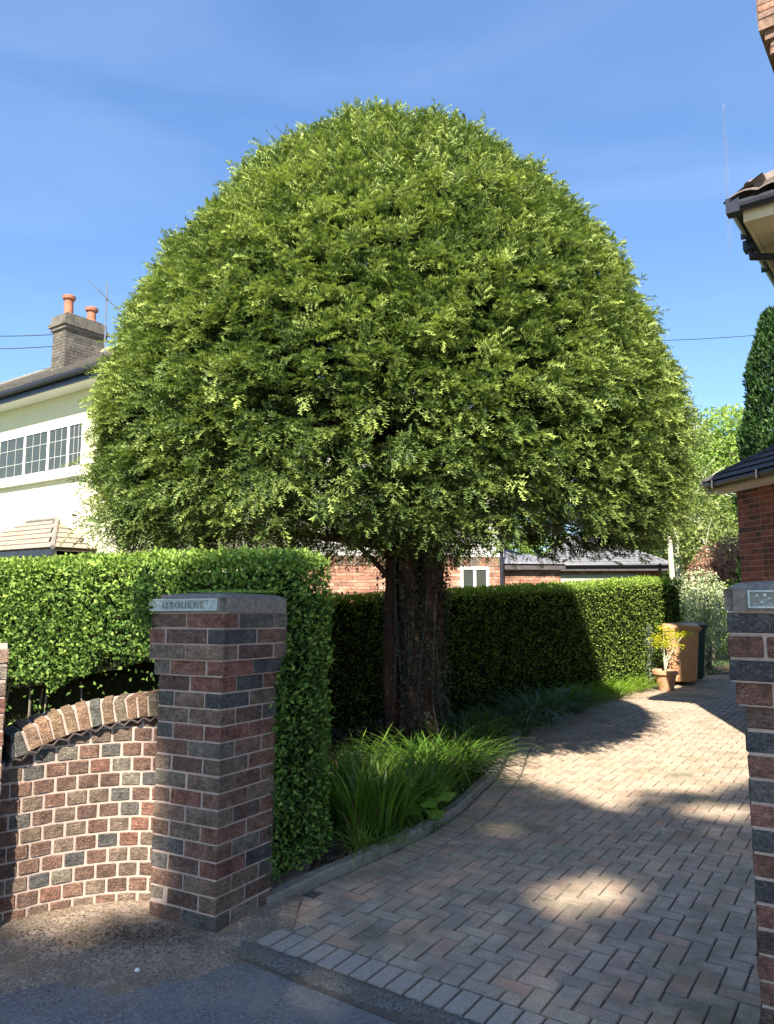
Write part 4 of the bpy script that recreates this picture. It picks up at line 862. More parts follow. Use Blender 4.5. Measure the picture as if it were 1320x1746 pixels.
# ------------------------------------------------------------------ bins and pot
def wheelie(label, loc, rz, bodym, lidm):
    t = thing('wheelie_bin', label, 'bin', loc, rz); w, d, hgt = .56, .62, .96
    b = MB(); q0 = [(-w*.40, -d*.40, .06), (w*.40, -d*.40, .06), (w*.40, d*.36, .06), (-w*.40, d*.36, .06)]; q1 = [(-w/2, -d/2, hgt), (w/2, -d/2, hgt), (w/2, d/2, hgt), (-w/2, d/2, hgt)]
    b.hexa(q0, q1); o = b.build('body', bodym, t); md = o.modifiers.new('bev', 'BEVEL'); md.width = .035; md.segments = 4
    b = MB(); b.box((0, 0, hgt-.02), (w+.05, d+.05, .045)); o = b.build('rim', bodym, t); md = o.modifiers.new('bev', 'BEVEL'); md.width = .015; md.segments = 3
    b = MB(); V = []; F = []
    for j in range(9):
        y = -d/2-.035+(d+.07)*j/8; zt = hgt+.012+.075*math.sin(math.pi*(.12+.80*j/8))
        V += [(-w/2-.035, y, hgt+.005), (-w/2-.01, y, zt-.012), (0, y, zt+.01), (w/2+.01, y, zt-.012), (w/2+.035, y, hgt+.005)]
    for j in range(8):
        for q in range(4): F.append((j*5+q, j*5+q+1, (j+1)*5+q+1, (j+1)*5+q))
    F += [(0, 1, 2, 3, 4), tuple(range(44, 39, -1))]
    for j in range(8): F.append((j*5+4, j*5, (j+1)*5, (j+1)*5+4))
    b.add(V, F); o = b.build('lid', lidm, t, smooth=False); md = o.modifiers.new('bev', 'BEVEL'); md.width = .008; md.segments = 2
    b = MB(); b.box((0, -d/2-.045, hgt+.018), (.22, .03, .02)); b.build('lid_grip', lidm, t)
    b = MB(); b.tube([(-.2, d/2+.01, hgt-.02), (-.2, d/2+.09, hgt), (.2, d/2+.09, hgt), (.2, d/2+.01, hgt-.02)], .014, 8); b.build('handle', bodym, t)
    for s in (-1, 1):
        b = MB(); b.tube([(s*.20, d*.36, .10), (s*.26, d*.36, .10)], .10, 18); b.build('wheel', M['rubber'], t)
    return t
wheelie('brown wheelie bin standing behind the terracotta pot in sunlight', (5.06, 12.98, 0), R(-12), M['bin_brown'], M['bin_brown'])
wheelie('dark green wheelie bin half hidden behind the brown bin', (5.45, 13.62, 0), R(-12), M['bin_green'], M['bin_green'])
pot = thing('flower_pot', 'round terracotta pot with flared rim standing on the drive', 'pot', (4.50, 12.18, .0))
mb = MB(); mb.lathe([(0, 0), (.115, 0), (.118, .01), (.172, .245), (.175, .25), (.200, .252), (.206, .262), (.206, .312), (.198, .320), (.180, .320), (.172, .27), (0, .27)], seg=28); mb.build('pot_body', M['pot'], pot, smooth=False)
mb = MB(); mb.lathe([(0, .285), (.172, .28)], seg=20); mb.build('compost', M['soil'], pot)
sh = thing('golden_shrub', 'small golden leaved shrub growing in the terracotta pot', 'shrub', (4.50, 12.18, .28))
mb = MB()
tips = []
for q in range(14):
    a = random.uniform(0, 6.28); e = Vector((.16+.27*math.cos(a)*random.random()**.5, .22*math.sin(a)*random.random()**.5, random.uniform(.38, .72)))
    mb.tube([(0, 0, 0), (e.x*.15, e.y*.15, .18), (e.x*.6, e.y*.6, e.z*.75), e], [.009, .007, .004, .002], 5); tips.append(np.array(e))
mb.build('stems', M['bark_pale'], sh)
n = 900; ti = np.array(tips)[rng.integers(0, len(tips), n)]; P = ti+rng.normal(size=(n, 3))*[.075, .075, .025]
leaves('shrub_leaves', P, nrm(rng.normal(size=(n, 3))*[1, 1, .3]), np.tile([0, 0, 1.], (n, 1))+rng.normal(size=(n, 3))*.35, .045, .022, rng.uniform(.2, 1, n), M['golden'], sh)
sp = thing('silver_spire_plant', 'thin silvery upright plant beside the terracotta pot', 'plant', (4.38, 12.55, 0)); n = 500
z = rng.uniform(.1, 1.02, n); P = np.stack([rng.normal(size=n)*.05*(1.3-z), rng.normal(size=n)*.05, z], 1); leaves('spire_leaves', P, nrm(rng.normal(size=(n, 3))*.6+[0, 0, .6]), rng.normal(size=(n, 3)), .05, .016, rng.random(n), M['silver'], sp)
mb = MB(); mb.tube([(0, 0, 0), (.01, 0, .5), (0, .01, 1.0)], .005, 5); mb.build('stem', M['bark_pale'], sp)

# ------------------------------------------------------------------ shrubs and trees
def crown_pts(blobs, n, clump=.35, up=.25, seed=1):
    w = np.array([b[3]**2 for b in blobs]); ch = rng.choice(len(blobs), n, p=w/w.sum()); B = np.array(blobs)[ch]; d = nrm(rng.normal(size=(n, 3)))
    rr = B[:, 3]*(1-rng.random(n)**2*.45); sq = B[:, 4:5]; P = B[:, :3]+d*rr[:, None]*np.concatenate([np.ones((n, 2)), sq], 1)
    nz_ = noise3(P, 1/clump, seed); k = nz_ > -.45; P = P+d*(nz_*.15*B[:, 3])[:, None]; return P[k], d[k], nz_[k]
def tree(name, label, cat, loc, blobs, n, leaf, m, trunk=None, bark='bark_grey', clump=.4, group=None, seed=1, tshift=0, extra_branches=0):
    t = thing(name, label, cat, loc, 0, group); P, d, nz_ = crown_pts(blobs, n, clump, seed=seed); k = len(P)
    D = nrm(d*.5+rng.normal(size=(k, 3))*.7+[0, 0, -.1]); tint = np.clip(.5+.3*nz_+rng.normal(size=k)*.18+tshift, 0, 1)
    leaves('crown', P, D, d+rng.normal(size=(k, 3))*.6+[0, 0, .4], leaf*rng.uniform(.7, 1.3, k), leaf*.6*rng.uniform(.7, 1.2, k), tint, m, t)
    if trunk:
        mb = MB(); h_, r_ = trunk; mb.tube([(0, 0, -.1), (.05, 0, h_*.35), (-.05, .05, h_*.7), (0, 0, h_)], [r_*1.3, r_, r_*.8, r_*.4], 9, wob=.1); mb.build('trunk', M[bark], t, smooth=True)
        for b in blobs[:10]:
            mb = MB(); z0 = h_*random.uniform(.35, .8); e = Vector(b[:3]); s_ = Vector((0, 0, z0)); mb.tube([s_, s_.lerp(e, .5)+Vector((0, 0, .2)), e], [r_*.45, r_*.28, r_*.1], 6); mb.build('limb', M[bark], t, smooth=True)
        if extra_branches:
            mb = MB()
            for q in range(extra_branches):
                b = random.choice(blobs); dd = Vector([random.gauss(0, 1) for _ in range(3)]).normalized(); s_ = Vector(b[:3]); e = s_+dd*b[3]*1.25; mb.tube([s_, s_.lerp(e, .6)+Vector((0, 0, .1)), e], [.035, .02, .006], 4, cap=False)
            mb.build('twigs', M[bark], t, kind='stuff')
    return t
def blobset(n, R_, H, z0, r, sq=.85, seed=0, ry=None):
    rr = random.Random(seed); out = []
    for i in range(n):
        a = rr.uniform(0, 6.28); q = rr.random()**.5; out.append((R_*q*math.cos(a), (ry or R_)*q*math.sin(a), z0+H*rr.random()*(1-.35*q), r*rr.uniform(.7, 1.25), sq))
    return out
tree('variegated_shrub', 'pale variegated evergreen shrub beyond the bins at the hedge end', 'shrub', (6.35, 14.9, 0), blobset(9, .55, 1.3, .5, .48, 1, 3), 9000, .055, M['variegated'], (1.6, .05), clump=.14, seed=5, tshift=.15)
tree('broadleaf_tree', 'pale green tree rising highest behind the right garage roof', 'tree', (12.2, 29, 0), blobset(18, 2.3, 6.9, 2.8, 1.35, .9, 4), 26000, .17, M['tree_light'], (6.5, .18), clump=.5, seed=6, extra_branches=50)
tree('broadleaf_tree', 'loose yellow green tree with bare twigs just right of the yew crown', 'tree', (9.8, 25, 0), blobset(14, 1.5, 5.7, 2.2, 1.0, .9, 8), 11000, .13, M['tree_olive'], (6.4, .12), bark='bark_pale', clump=.4, seed=8, extra_branches=90)
tree('bronze_tree', 'bronze leaved small tree beside the right garage wall', 'tree', (9.4, 20.3, 0), blobset(10, .85, 1.8, 1.6, .62, .9, 9), 9000, .085, M['tree_bronze'], (2.6, .07), clump=.25, seed=9)
tree('olive_bush', 'tall olive green bush behind the far garage roof', 'bush', (7.9, 27.5, 0), blobset(14, 2.3, 2.4, 1.0, 1.1, .9, 12), 15000, .12, M['tree_olive'], (2.5, .1), clump=.35, seed=10, tshift=.1)
tree('green_bush', 'leafy green bush between the hedge end and bronze tree', 'bush', (7.7, 17.8, 0), blobset(10, .9, 1.1, .5, .6, .9, 14), 9000, .075, M['tree_light'], (1.4, .06), clump=.25, seed=11, tshift=-.1)
tree('garden_tree', 'pale green tree showing between the yew crown and the far slate roofs', 'tree', (4.8, 31, 0), blobset(12, 2.6, 3.4, 1.4, 1.3, .9, 15), 11000, .17, M['tree_light'], (3.5, .12), clump=.5, seed=12)
tree('garden_tree', 'broad dark tree filling the skyline behind the far garage', 'tree', (14.5, 36, 0), blobset(16, 4.0, 4.4, 1.6, 1.8, .9, 17), 13000, .24, M['tree_olive'], (5, .2), clump=.6, seed=13)
tree('garden_tree', 'dense green tree behind the right garage below the tall conifer', 'tree', (13.6, 24, 0), blobset(12, 1.8, 3.2, 1.2, 1.2, .9, 18), 11000, .15, M['tree_light'], (4, .14), clump=.45, seed=14, tshift=-.15)
mbp = thing('bare_trunk', 'pale slender tree trunk rising beside the far garage roof', 'tree trunk', (7.75, 20.2, 0)); mb = MB(); mb.tube([(0, 0, 0), (.03, 0, 1.4), (0, .05, 2.9), (-.05, 0, 3.7)], [.09, .08, .07, .05], 9, wob=.1); mb.build('trunk_wood', M['bark_pale'], mbp, smooth=True)
# columnar conifer
cf = thing('columnar_conifer', 'tall dark columnar conifer at the right edge above the garage roof', 'tree', (8.95, 16.4, 0)); n = 26000; z = rng.uniform(.2, 8.0, n)
rr = 1.05*np.sin(np.clip((8.2-z)/8.2, 0, 1)**.55*math.pi*.5)*(1+.08*np.sin(z*4)); th = rng.uniform(0, 6.28, n); lum = noise3(np.stack([np.cos(th)*2, np.sin(th)*2, z], 1), 2.4, 40); rr = rr*(1+.10*lum)-rng.random(n)**1.5*.25
P = np.stack([rr*np.cos(th), rr*np.sin(th), z], 1); Nn = np.stack([np.cos(th), np.sin(th), np.full(n, .3)], 1)
leaves('crown', P, nrm(Nn*.5+np.array([0, 0, .7])+rng.normal(size=(n, 3))*.35), Nn+rng.normal(size=(n, 3))*.5, .13, .06, np.clip(.45+.35*lum+rng.normal(size=n)*.15, 0, 1), M['conifer'], cf)
mb = MB(); mb.tube([(0, 0, 0), (0, 0, 7.4)], [.16, .04], 8); mb.build('trunk', M['bark_grey'], cf)

# street tree behind the photographer: its shade falls over the gateway
def inpoly(x, y, poly):
    ins = np.zeros(len(x), bool); n_ = len(poly)
    for i in range(n_):
        (x1, y1), (x2, y2) = poly[i], poly[(i+1) % n_]; c = ((y1 > y) != (y2 > y)) & (x < (x2-x1)*(y-y1)/(y2-y1+1e-12)+x1); ins ^= c
    return ins
def shade(p, q):
    e = np.interp(p, [-3, -.2, .3, 1.0, 1.3, 1.47, 1.62, 1.88, 2.12, 2.4, 2.9, 3.3, 5], [6.0, 6.0, 6.2, 6.38, 6.02, 5.62, 5.42, 5.72, 5.95, 5.85, 6.15, 6.3, 6.3])
    j = .07*noise3(np.stack([p, q, p*0], 1), 6, 50); s = q < e+j
    s &= ~((p < -.97+j) & (q > 3.62+.15*np.sin(p*5)))
    s &= ~(((p-.746)/.13)**2+((q-5.03)/.12)**2 < 1)
    s &= ~(((p-2.32)/.34)**2+((q-5.45)/.24)**2 < 1)
    s &= ~((((p-.05)/.22)**2+((q-5.72)/.16)**2 < 1))
    s &= ~inpoly(p+j, q+j, [(.62, 3.98), (1.02, 4.24), (1.28, 4.34), (1.36, 4.12), (1.20, 3.72), (.93, 3.80)])
    return s
n = 42000; p = rng.uniform(-4.5, 5.2, n); q = rng.uniform(-1.5, 6.5, n); z = 14.0+3.0*rng.random(n)+.5*np.sin(p*1.3)
k = shade(p, q); k &= ~((q < .8) & (rng.random(n) < .65)); p, q, z = p[k], q[k], z[k]; n = len(p); ct = 1/math.tan(R(SUN_EL))
X = p-math.sin(R(SUN_AZ))*ct*z; Y = q-math.cos(R(SUN_AZ))*ct*z
st = thing('street_tree', 'spreading street tree standing behind the photographer across the road', 'tree', (-2.0, -19.0, 0))
P = np.stack([X+2.0, Y+19.0, z], 1); leaves('crown', P, nrm(rng.normal(size=(n, 3))), -np.array(travel)+rng.normal(size=(n, 3))*.35, rng.uniform(.13, .19, n), rng.uniform(.09, .13, n), rng.random(n), M['street_tree'], st)
mb = MB(); mb.tube([(0, 0, -.1), (.1, .3, 4.5), (.2, 1.5, 9), (.4, 4.0, 14.2)], [.46, .36, .28, .14], 12, wob=.1); mb.build('trunk', M['bark_grey'], st, smooth=True)
for e in ((-3.2, 5.0, 15), (3.2, 5.5, 15), (.5, 7.6, 15), (2.4, 3.5, 15), (-1.6, 2.8, 15)):
    mb = MB(); mb.tube([(.2, 1.4, 8.6), (e[0]*.5, e[1]*.6, 11.6), e], [.16, .10, .03], 8); mb.build('limb', M['bark_grey'], st, smooth=True)

# ------------------------------------------------------------------ buildings
def v2(a): return np.array([math.cos(a), math.sin(a)])
def brick_face(mb, o, d, L, z0, z1, cs=.075, bl=.225, depth=.012, t0=None, holes=(), zoff=0):
    """row of brick faces standing proud of a wall plane; o origin xy, d direction xy; outward normal = right of d"""
    nrm_ = np.array([d[1], -d[0]]); ang = math.atan2(d[1], d[0]); r = 0; z = z0
    while z < z1-.03:
        x = -(bl/2 if r % 2 else 0)
        while x < L:
            a, b = max(x, 0)+.005, min(x+bl, L)-.005; x += bl
            if b-a < .03: continue
            mid = (a+b)/2
            if any(h[0] < mid < h[1] and h[2] < z+cs/2 < h[3] for h in holes): continue
            c = o+d*mid+nrm_*depth/2; mb.box((c[0], c[1], z+cs/2), (b-a, depth, cs-.010), ang, random.random()*.98+.01)
        z += cs; r += 1
def slab(mb, o, d, n_, a0, a1, b0, b1, z0, z1, t=0):
    """axis box in frame d (along), n_ (out)"""
    pts = [o+d*a0+n_*b0, o+d*a1+n_*b0, o+d*a1+n_*b1, o+d*a0+n_*b1]
    if np.cross(d, n_) < 0: pts = pts[::-1]
    mb.prism(pts, z0, z1, t)
def window(parent, o, d, n_, a0, a1, z0, z1, nl, fr=.055, leads=True, m='upvc', out=.03, mull=None, curtain=False):
    mb = MB(); slab(mb, o, d, n_, a0, a1, -.06, out, z0, z0+fr); slab(mb, o, d, n_, a0, a1, -.06, out, z1-fr, z1)
    xs = mull or [a0+(a1-a0)*i/nl for i in range(nl+1)]
    for i, x in enumerate(xs):
        lo, hi = (x, x+fr) if i == 0 else ((x-fr, x) if i == len(xs)-1 else (x-fr/2, x+fr/2)); slab(mb, o, d, n_, lo, hi, -.06, out-.004, z0+fr, z1-fr)
    f = mb.build('window', M[m], parent)
    for i in range(len(xs)-1):
        lo, hi = xs[i]+fr*.5, xs[i+1]-fr*.5; g_ = MB(); slab(g_, o, d, n_, lo, hi, -.02, .010, z0+fr*.8, z1-fr*.8); g_.build('pane', M['glass'], f)
        if leads:
            g_ = MB(); k = 3
            for j in range(1, k): z = z0+(z1-z0)*j/k; slab(g_, o, d, n_, lo+.02, hi-.02, .010, .014, z-.004, z+.004)
            for j in range(1, 3): x = lo+(hi-lo)*j/3; slab(g_, o, d, n_, x-.004, x+.004, .010, .0135, z0+fr, z1-fr)
            g_.build('leading', M['curtain'], f)
    return f
def tiled(name, m, parent, a, b, c, d_, rows, cols, th=.012, lift=.018, as_parts=False, kind='stuff', jit=.004):
    """roof plane from eave a-b up to ridge d_-c in overlapping tile rows"""
    a, b, c, d_ = [np.array(v, float) for v in (a, b, c, d_)]; nn = np.cross(b-a, d_-a); nn /= np.linalg.norm(nn); nn = nn if nn[2] > 0 else -nn
    mb = MB(); out = []
    for r in range(rows):
        t0, t1 = r/rows, (r+1.12)/rows; t1 = min(t1, 1)
        L0, R0 = a+(d_-a)*t0, b+(c-b)*t0; L1, R1 = a+(d_-a)*t1, b+(c-b)*t1; wid = np.linalg.norm(R0-L0); n_ = max(1, int(round(cols*wid/max(np.linalg.norm(b-a), 1e-6))))
        for q in range(n_):
            of = .5/n_ if r % 2 else 0; u0, u1 = max(0, q/n_-of)+.004/max(wid, .1), min(1, (q+1)/n_-of)-.002/max(wid, .1)
            P = [L0+(R0-L0)*u0+nn*(lift+th+random.uniform(0, jit)), L0+(R0-L0)*u1+nn*(lift+th+random.uniform(0, jit)), L1+(R1-L1)*u1+nn*th, L1+(R1-L1)*u0+nn*th]
            B = [p_-nn*th for p_ in P]
            if as_parts:
                o = MB().hexa(B, P); out.append(o.build('roof_tile', m, parent))
            else: mb.hexa(B, P, random.random())
    if not as_parts: return mb.build(name, m, parent, kind=kind)

# --- left house (cream render)
LD = np.array([.814, -.581]); LN = np.array([LD[1], -LD[0]])      # facade runs right and nearer; outward normal faces the street
LN = LN if LN[1] < 0 else -LN
LO = np.array([-6.0, 15.0])
lh = thing('rendered_house', 'cream rendered house with leaded window and chimney left of the yew', 'house', (LO[0], LO[1], 0))
OL = np.array([0., 0.])
mb = MB(); slab(mb, OL, LD, LN, -9, 2.0, -4, 0, -.1, 5.86); mb.build('wall', M['render_cream'], lh)
mb = MB(); slab(mb, OL, LD, LN, -9.2, 1.3, -.02, .42, 5.86, 5.89); mb.build('soffit', M['upvc'], lh)
mb = MB(); slab(mb, OL, LD, LN, -9.2, 1.3, .42, .45, 5.84, 6.02); mb.build('fascia', M['black_plastic'], lh)
pts = [OL+LD*x+LN*.51 for x in (-9.2, 1.3)]; mb = MB(); mb.tube([(pts[0][0], pts[0][1], 6.02), (pts[1][0], pts[1][1], 6.02)], .065, 10); mb.build('gutter', M['black_plastic'], lh)
def P3(a, n_, z, o=OL, d=LD, nn=LN): q = o+d*a+nn*n_; return (q[0], q[1], z)
tiled('roof_tiles', M['slate_old'], lh, P3(-9.2, .55, 6.05), P3(1.3, .55, 6.05), P3(.9, -1.9, 7.62), P3(-9.2, -1.9, 7.62), 10, 46)
mb = MB(); mb.hexa([P3(-9.2, .5, 6.0), P3(1.28, .5, 6.0), P3(1.28, -4, 6.0), P3(-9.2, -4, 6.0)], [P3(-9.2, .5, 6.03), P3(1.28, .5, 6.03), P3(.9, -1.95, 7.60), P3(-9.2, -1.95, 7.60)]); mb.build('roof_deck', M['slate_old'], lh)
mb = MB(); mb.tube([P3(-9.2, -1.9, 7.64), P3(.9, -1.9, 7.64)], .07, 8); mb.build('ridge', M['slate_old'], lh)
def fac(px, Y=None):
    """distance along the facade for a bearing x/y"""
    k = (px-660)/1261*.985; return (k*LO[1]-LO[0])/(LD[0]-k*LD[1])
w0, w1 = fac(-22), fac(127)
mull = [w0]+[fac(x) for x in (24, 65, 100)]+[w1]
window(lh, OL, LD, LN, w0, w1, 4.16, 5.20, 4, .07, mull=mull)
mb = MB(); slab(mb, OL, LD, LN, w0-.05, w1+.05, .0, .11, 4.00, 4.155); mb.build('window_sill', M['upvc'], lh)
# bay with hipped tiled roof
b1 = fac(152); b0 = b1-3.9; mb = MB(); slab(mb, OL, LD, LN, b0, b1, .0, .85, 0, 2.30); mb.build('bay_wall', M['render_cream'], lh)
bay = MB(); slab(bay, OL, LD, LN, b0-.12, b1+.12, .86, .96, 2.28, 2.40); bay.build('bay_gutter', M['black_plastic'], lh)
e = [P3(b0-.12, .95, 2.42), P3(b1+.12, .95, 2.42), P3(b1-1.35, .02, 3.12), P3(b0+1.35, .02, 3.12)]
mb = MB(); mb.hexa([P3(b0-.1, .93, 2.38), P3(b1+.1, .93, 2.38), P3(b1+.1, .0, 2.38), P3(b0-.1, .0, 2.38)], [P3(b0+1.35, .03, 3.11), P3(b1-1.35, .03, 3.11), P3(b1-1.35, .0, 3.11), P3(b0+1.35, .0, 3.11)]); mb.build('bay_deck', M['bay_tile'], lh)
tiled('bay_roof', M['bay_tile'], lh, *e, 6, 14)
tiled('bay_hip', M['bay_tile'], lh, P3(b1+.12, .95, 2.42), P3(b1+.12, .0, 2.42), P3(b1-1.35, .0, 3.12), P3(b1-1.36, .02, 3.12), 6, 6)
mb = MB(); mb.tube([P3(b1+.12, .95, 2.44), P3(b1-1.35, .02, 3.15)], .045, 8); mb.build('hip_ridge', M['slate_old'], lh)
mb = MB(); mb.tube([P3(b0+1.35, .03, 3.15), P3(b1-1.35, .03, 3.15)], .045, 8); mb.build('bay_ridge', M['slate_old'], lh)
mb = MB(); slab(mb, OL, LD, LN, b0+.2, b1-.2, .83, .87, .8, 2.1); mb.build('bay_window', M['glass'], lh)
# chimney with pots
CHO = np.array([-7.75+6.0, 18.0-15.0]); 
def chim(parent, c, d, w, l, z0, z1, m, pots=(), prefix='chimney'):
    n_ = np.array([-d[1], d[0]]); mb = MB()
    def ring(ex, a, b):
        o = c-d*(w/2+ex)-n_*(l/2+ex); W_, L_ = w+2*ex, l+2*ex; mb.prism([o, o+d*W_, o+d*W_+n_*L_, o+n_*L_], a, b, .5)
        if b-a > .25:
            for (oo, dd, ln) in ((o, d, W_), (o+d*W_, n_, L_), (o+d*W_+n_*L_, -d, W_), (o+n_*L_, -n_, L_)): brick_face(mb, oo, dd, ln, a, b, .078, .23, .008)
    ring(0, z0, z1-.42); ring(.05, z1-.42, z1-.33); ring(.09, z1-.33, z1-.24); ring(.04, z1-.24, z1-.06); ring(-.03, z1-.06, z1)
    ch = mb.build(prefix, m, parent)
    return ch
CH = chim(lh, CHO, LD*1.0, .56, 1.05, 6.3, 8.42, M['old_chimney'])
for (a, b_, hh) in ((-.02, -.30, .56), (.06, .28, .42)):
    q = CHO+LD*a+np.array([-LD[1], LD[0]])*b_; mb = MB(); mb.lathe([(.14, 0), (.125, .06), (.11, .1), (.105, hh-.12), (.15, hh-.1), (.16, hh-.03), (.12, hh), (.09, hh), (.08, hh-.1)], (q[0], q[1], 8.40), 16); mb.build('chimney_pot', M['terracotta'], CH)
# aerial
ae = thing('tv_aerial', 'television aerial on the cream house roof beside the yew', 'aerial', (-6.82, 17.3, 6.85))
mb = MB(); mb.tube([(0, 0, -.3), (0, 0, 2.25)], .02, 6); mb.build('mast', M['metal'], ae)
mb = MB(); mb.tube([(-.25, .1, 2.1), (.35, -.2, 1.5)], .015, 6); mb.build('boom', M['metal'], ae)
for i in range(5):
    t = i/4; c = Vector((-.25+.6*t, .1-.3*t, 2.1-.6*t)); mb = MB(); mb.tube([c-Vector((.22, .1, -.22)), c+Vector((.22, .1, -.22))], .009, 5); mb.build('element', M['metal'], ae)

# --- second house: white upper storey on brick, behind the yew
HD_ = np.array([.985, .174]); HN = np.array([HD_[1], -HD_[0]]); HO = np.array([-1.95, 16.3])
h2 = thing('brick_house', 'white and brick house behind the yew with a window left of the drainpipe', 'house', (HO[0], HO[1], 0)); O2 = OL
HW = 4.7
mb = MB(); slab(mb, O2, HD_, HN, 0, HW, -6, -.012, -.1, 2.40); mb.build('mortar_wall', M['mortar'], h2)
ww = (HW-1.02, HW-.35, 1.35, 2.17)
mb = MB(); brick_face(mb, O2-HN*.012, HD_, HW, .3, 2.17, holes=[ww]); mb.build('brickwork', M['far_brick'], h2, kind='stuff')
mb = MB()
x = 0
while x < HW-.07: slab(mb, O2, HD_, HN, x+.004, x+.071, -.014, .012, 2.18, 2.395, random.random()); x += .075
mb.build('soldier_course', M['chimney_brick'], h2, kind='stuff')
mb = MB(); slab(mb, O2, HD_, HN, -.02, HW+.02, -6.1, .02, 2.40, 5.3); mb.build('upper_wall', M['render_white'], h2)
rf = MB(); rf.hexa([P3(-.4, .4, 5.3, O2, HD_, HN), P3(HW+.4, .4, 5.3, O2, HD_, HN), P3(HW+.4, -6.4, 5.3, O2, HD_, HN), P3(-.4, -6.4, 5.3, O2, HD_, HN)], [P3(1.5, -2.9, 7.3, O2, HD_, HN), P3(HW-1.5, -2.9, 7.3, O2, HD_, HN), P3(HW-1.5, -3.1, 7.3, O2, HD_, HN), P3(1.5, -3.1, 7.3, O2, HD_, HN)]); rf.build('roof', M['slate'], h2)
window(h2, O2, HD_, HN, *ww, 2, .06, leads=False)
mb = MB(); mb.tube([P3(HW-.06, .09, 0, O2, HD_, HN), P3(HW-.06, .09, 5.2, O2, HD_, HN)], .045, 8); mb.build('drainpipe', M['black_plastic'], h2)
# low wing with slate lean-to
WO = HO+HD_*HW-HO; 
wing = thing('low_brick_wing', 'low brick wing with slate roof between house drainpipe and far garage', 'outbuilding', (HO[0], HO[1], 0)); WOo = HD_*(HW+.05)-HN*.9
mb = MB(); slab(mb, WOo, HD_, HN, 0, 1.75, -3, -.012, -.1, 2.15); mb.build('mortar_wall', M['mortar'], wing)
mb = MB(); brick_face(mb, WOo-HN*.012, HD_, 1.75, .6, 2.12); mb.build('brickwork', M['far_brick'], wing, kind='stuff')
mb = MB(); slab(mb, WOo, HD_, HN, -.02, 1.8, 0, .16, 2.14, 2.30); mb.build('fascia', M['roof_dark'], wing)
mb = MB(); mb.hexa([P3(-.02, .2, 2.28, WOo, HD_, HN), P3(1.85, .2, 2.28, WOo, HD_, HN), P3(1.85, -2.5, 2.28, WOo, HD_, HN), P3(-.02, -2.5, 2.28, WOo, HD_, HN)], [P3(-.02, .18, 2.32, WOo, HD_, HN), P3(1.85, .18, 2.32, WOo, HD_, HN), P3(1.4, -1.6, 2.62, WOo, HD_, HN), P3(-.02, -1.6, 3.0, WOo, HD_, HN)]); mb.build('roof', M['slate'], wing)
# far garage
GD = np.array([.995, -.10]); GN = np.array([GD[1], -GD[0]]); GO = np.array([4.72, 22.2])
fg = thing('far_garage', 'far garage with grey hipped slate roof beyond the clipped hedge', 'garage', (GO[0], GO[1], 0)); GL = 3.35; GDp = 5.0
mb = MB(); slab(mb, OL, GD, GN, 0, GL, -GDp, -.012, -.1, 2.16); mb.build('mortar_wall', M['mortar'], fg)
dr = (.28, GL-.68, 0, 2.0)
mb = MB(); brick_face(mb, OL-GN*.012, GD, GL, .6, 2.1, holes=[dr]); E_ = OL+GD*GL; brick_face(mb, E_-GN*.0, -GN, GDp, .6, 2.1); mb.build('brickwork', M['far_brick'], fg, kind='stuff')
mb = MB(); slab(mb, OL, GD, GN, dr[0], dr[1], -.01, .02, 0, 2.0); mb.build('garage_door', M['door_pale'], fg)
mb = MB(); slab(mb, OL, GD, GN, -.2, GL+.25, .0, .25, 2.10, 2.24); slab(mb, OL, GD, GN, GL-.0, GL+.25, -GDp, .0, 2.10, 2.24); mb.build('fascia', M['roof_dark'], fg)
mb = MB(); mb.tube([P3(-.2, .3, 2.26, OL, GD, GN), P3(GL+.3, .3, 2.26, OL, GD, GN)], .05, 8); mb.tube([P3(GL+.3, .3, 2.26, OL, GD, GN), P3(GL+.3, -GDp, 2.26, OL, GD, GN)], .05, 8); mb.build('gutter', M['black_plastic'], fg)
a, b, c, d_ = P3(-.2, .33, 2.27, OL, GD, GN), P3(GL+.3, .33, 2.27, OL, GD, GN), P3(GL-1.25, -2.0, 3.15, OL, GD, GN), P3(1.0, -2.0, 3.15, OL, GD, GN)
tiled('roof_tiles', M['slate'], fg, a, b, c, d_, 12, 16)
a2, b2 = P3(GL+.3, .33, 2.27, OL, GD, GN), P3(GL+.3, -GDp-.3, 2.27, OL, GD, GN)
tiled('side_roof_tiles', M['slate'], fg, a2, b2, P3(GL-1.25, -3.2, 3.15, OL, GD, GN), c, 12, 22)
mb = MB(); mb.hexa([P3(-.2, .3, 2.24, OL, GD, GN), P3(GL+.28, .3, 2.24, OL, GD, GN), P3(GL+.28, -GDp-.3, 2.24, OL, GD, GN), P3(-.2, -GDp-.3, 2.24, OL, GD, GN)], [P3(1.0, -2.0, 3.13, OL, GD, GN), P3(GL-1.25, -2.0, 3.13, OL, GD, GN), P3(GL-1.25, -3.2, 3.13, OL, GD, GN), P3(1.0, -3.2, 3.13, OL, GD, GN)]); mb.build('roof_deck', M['slate'], fg)
mb = MB(); mb.tube([a, d_], .04, 6); mb.tube([b, c], .04, 6); mb.tube([d_, c], .045, 6); mb.build('hip_ridge', M['slate'], fg)

fg.scale = (1, 1, 1.065)
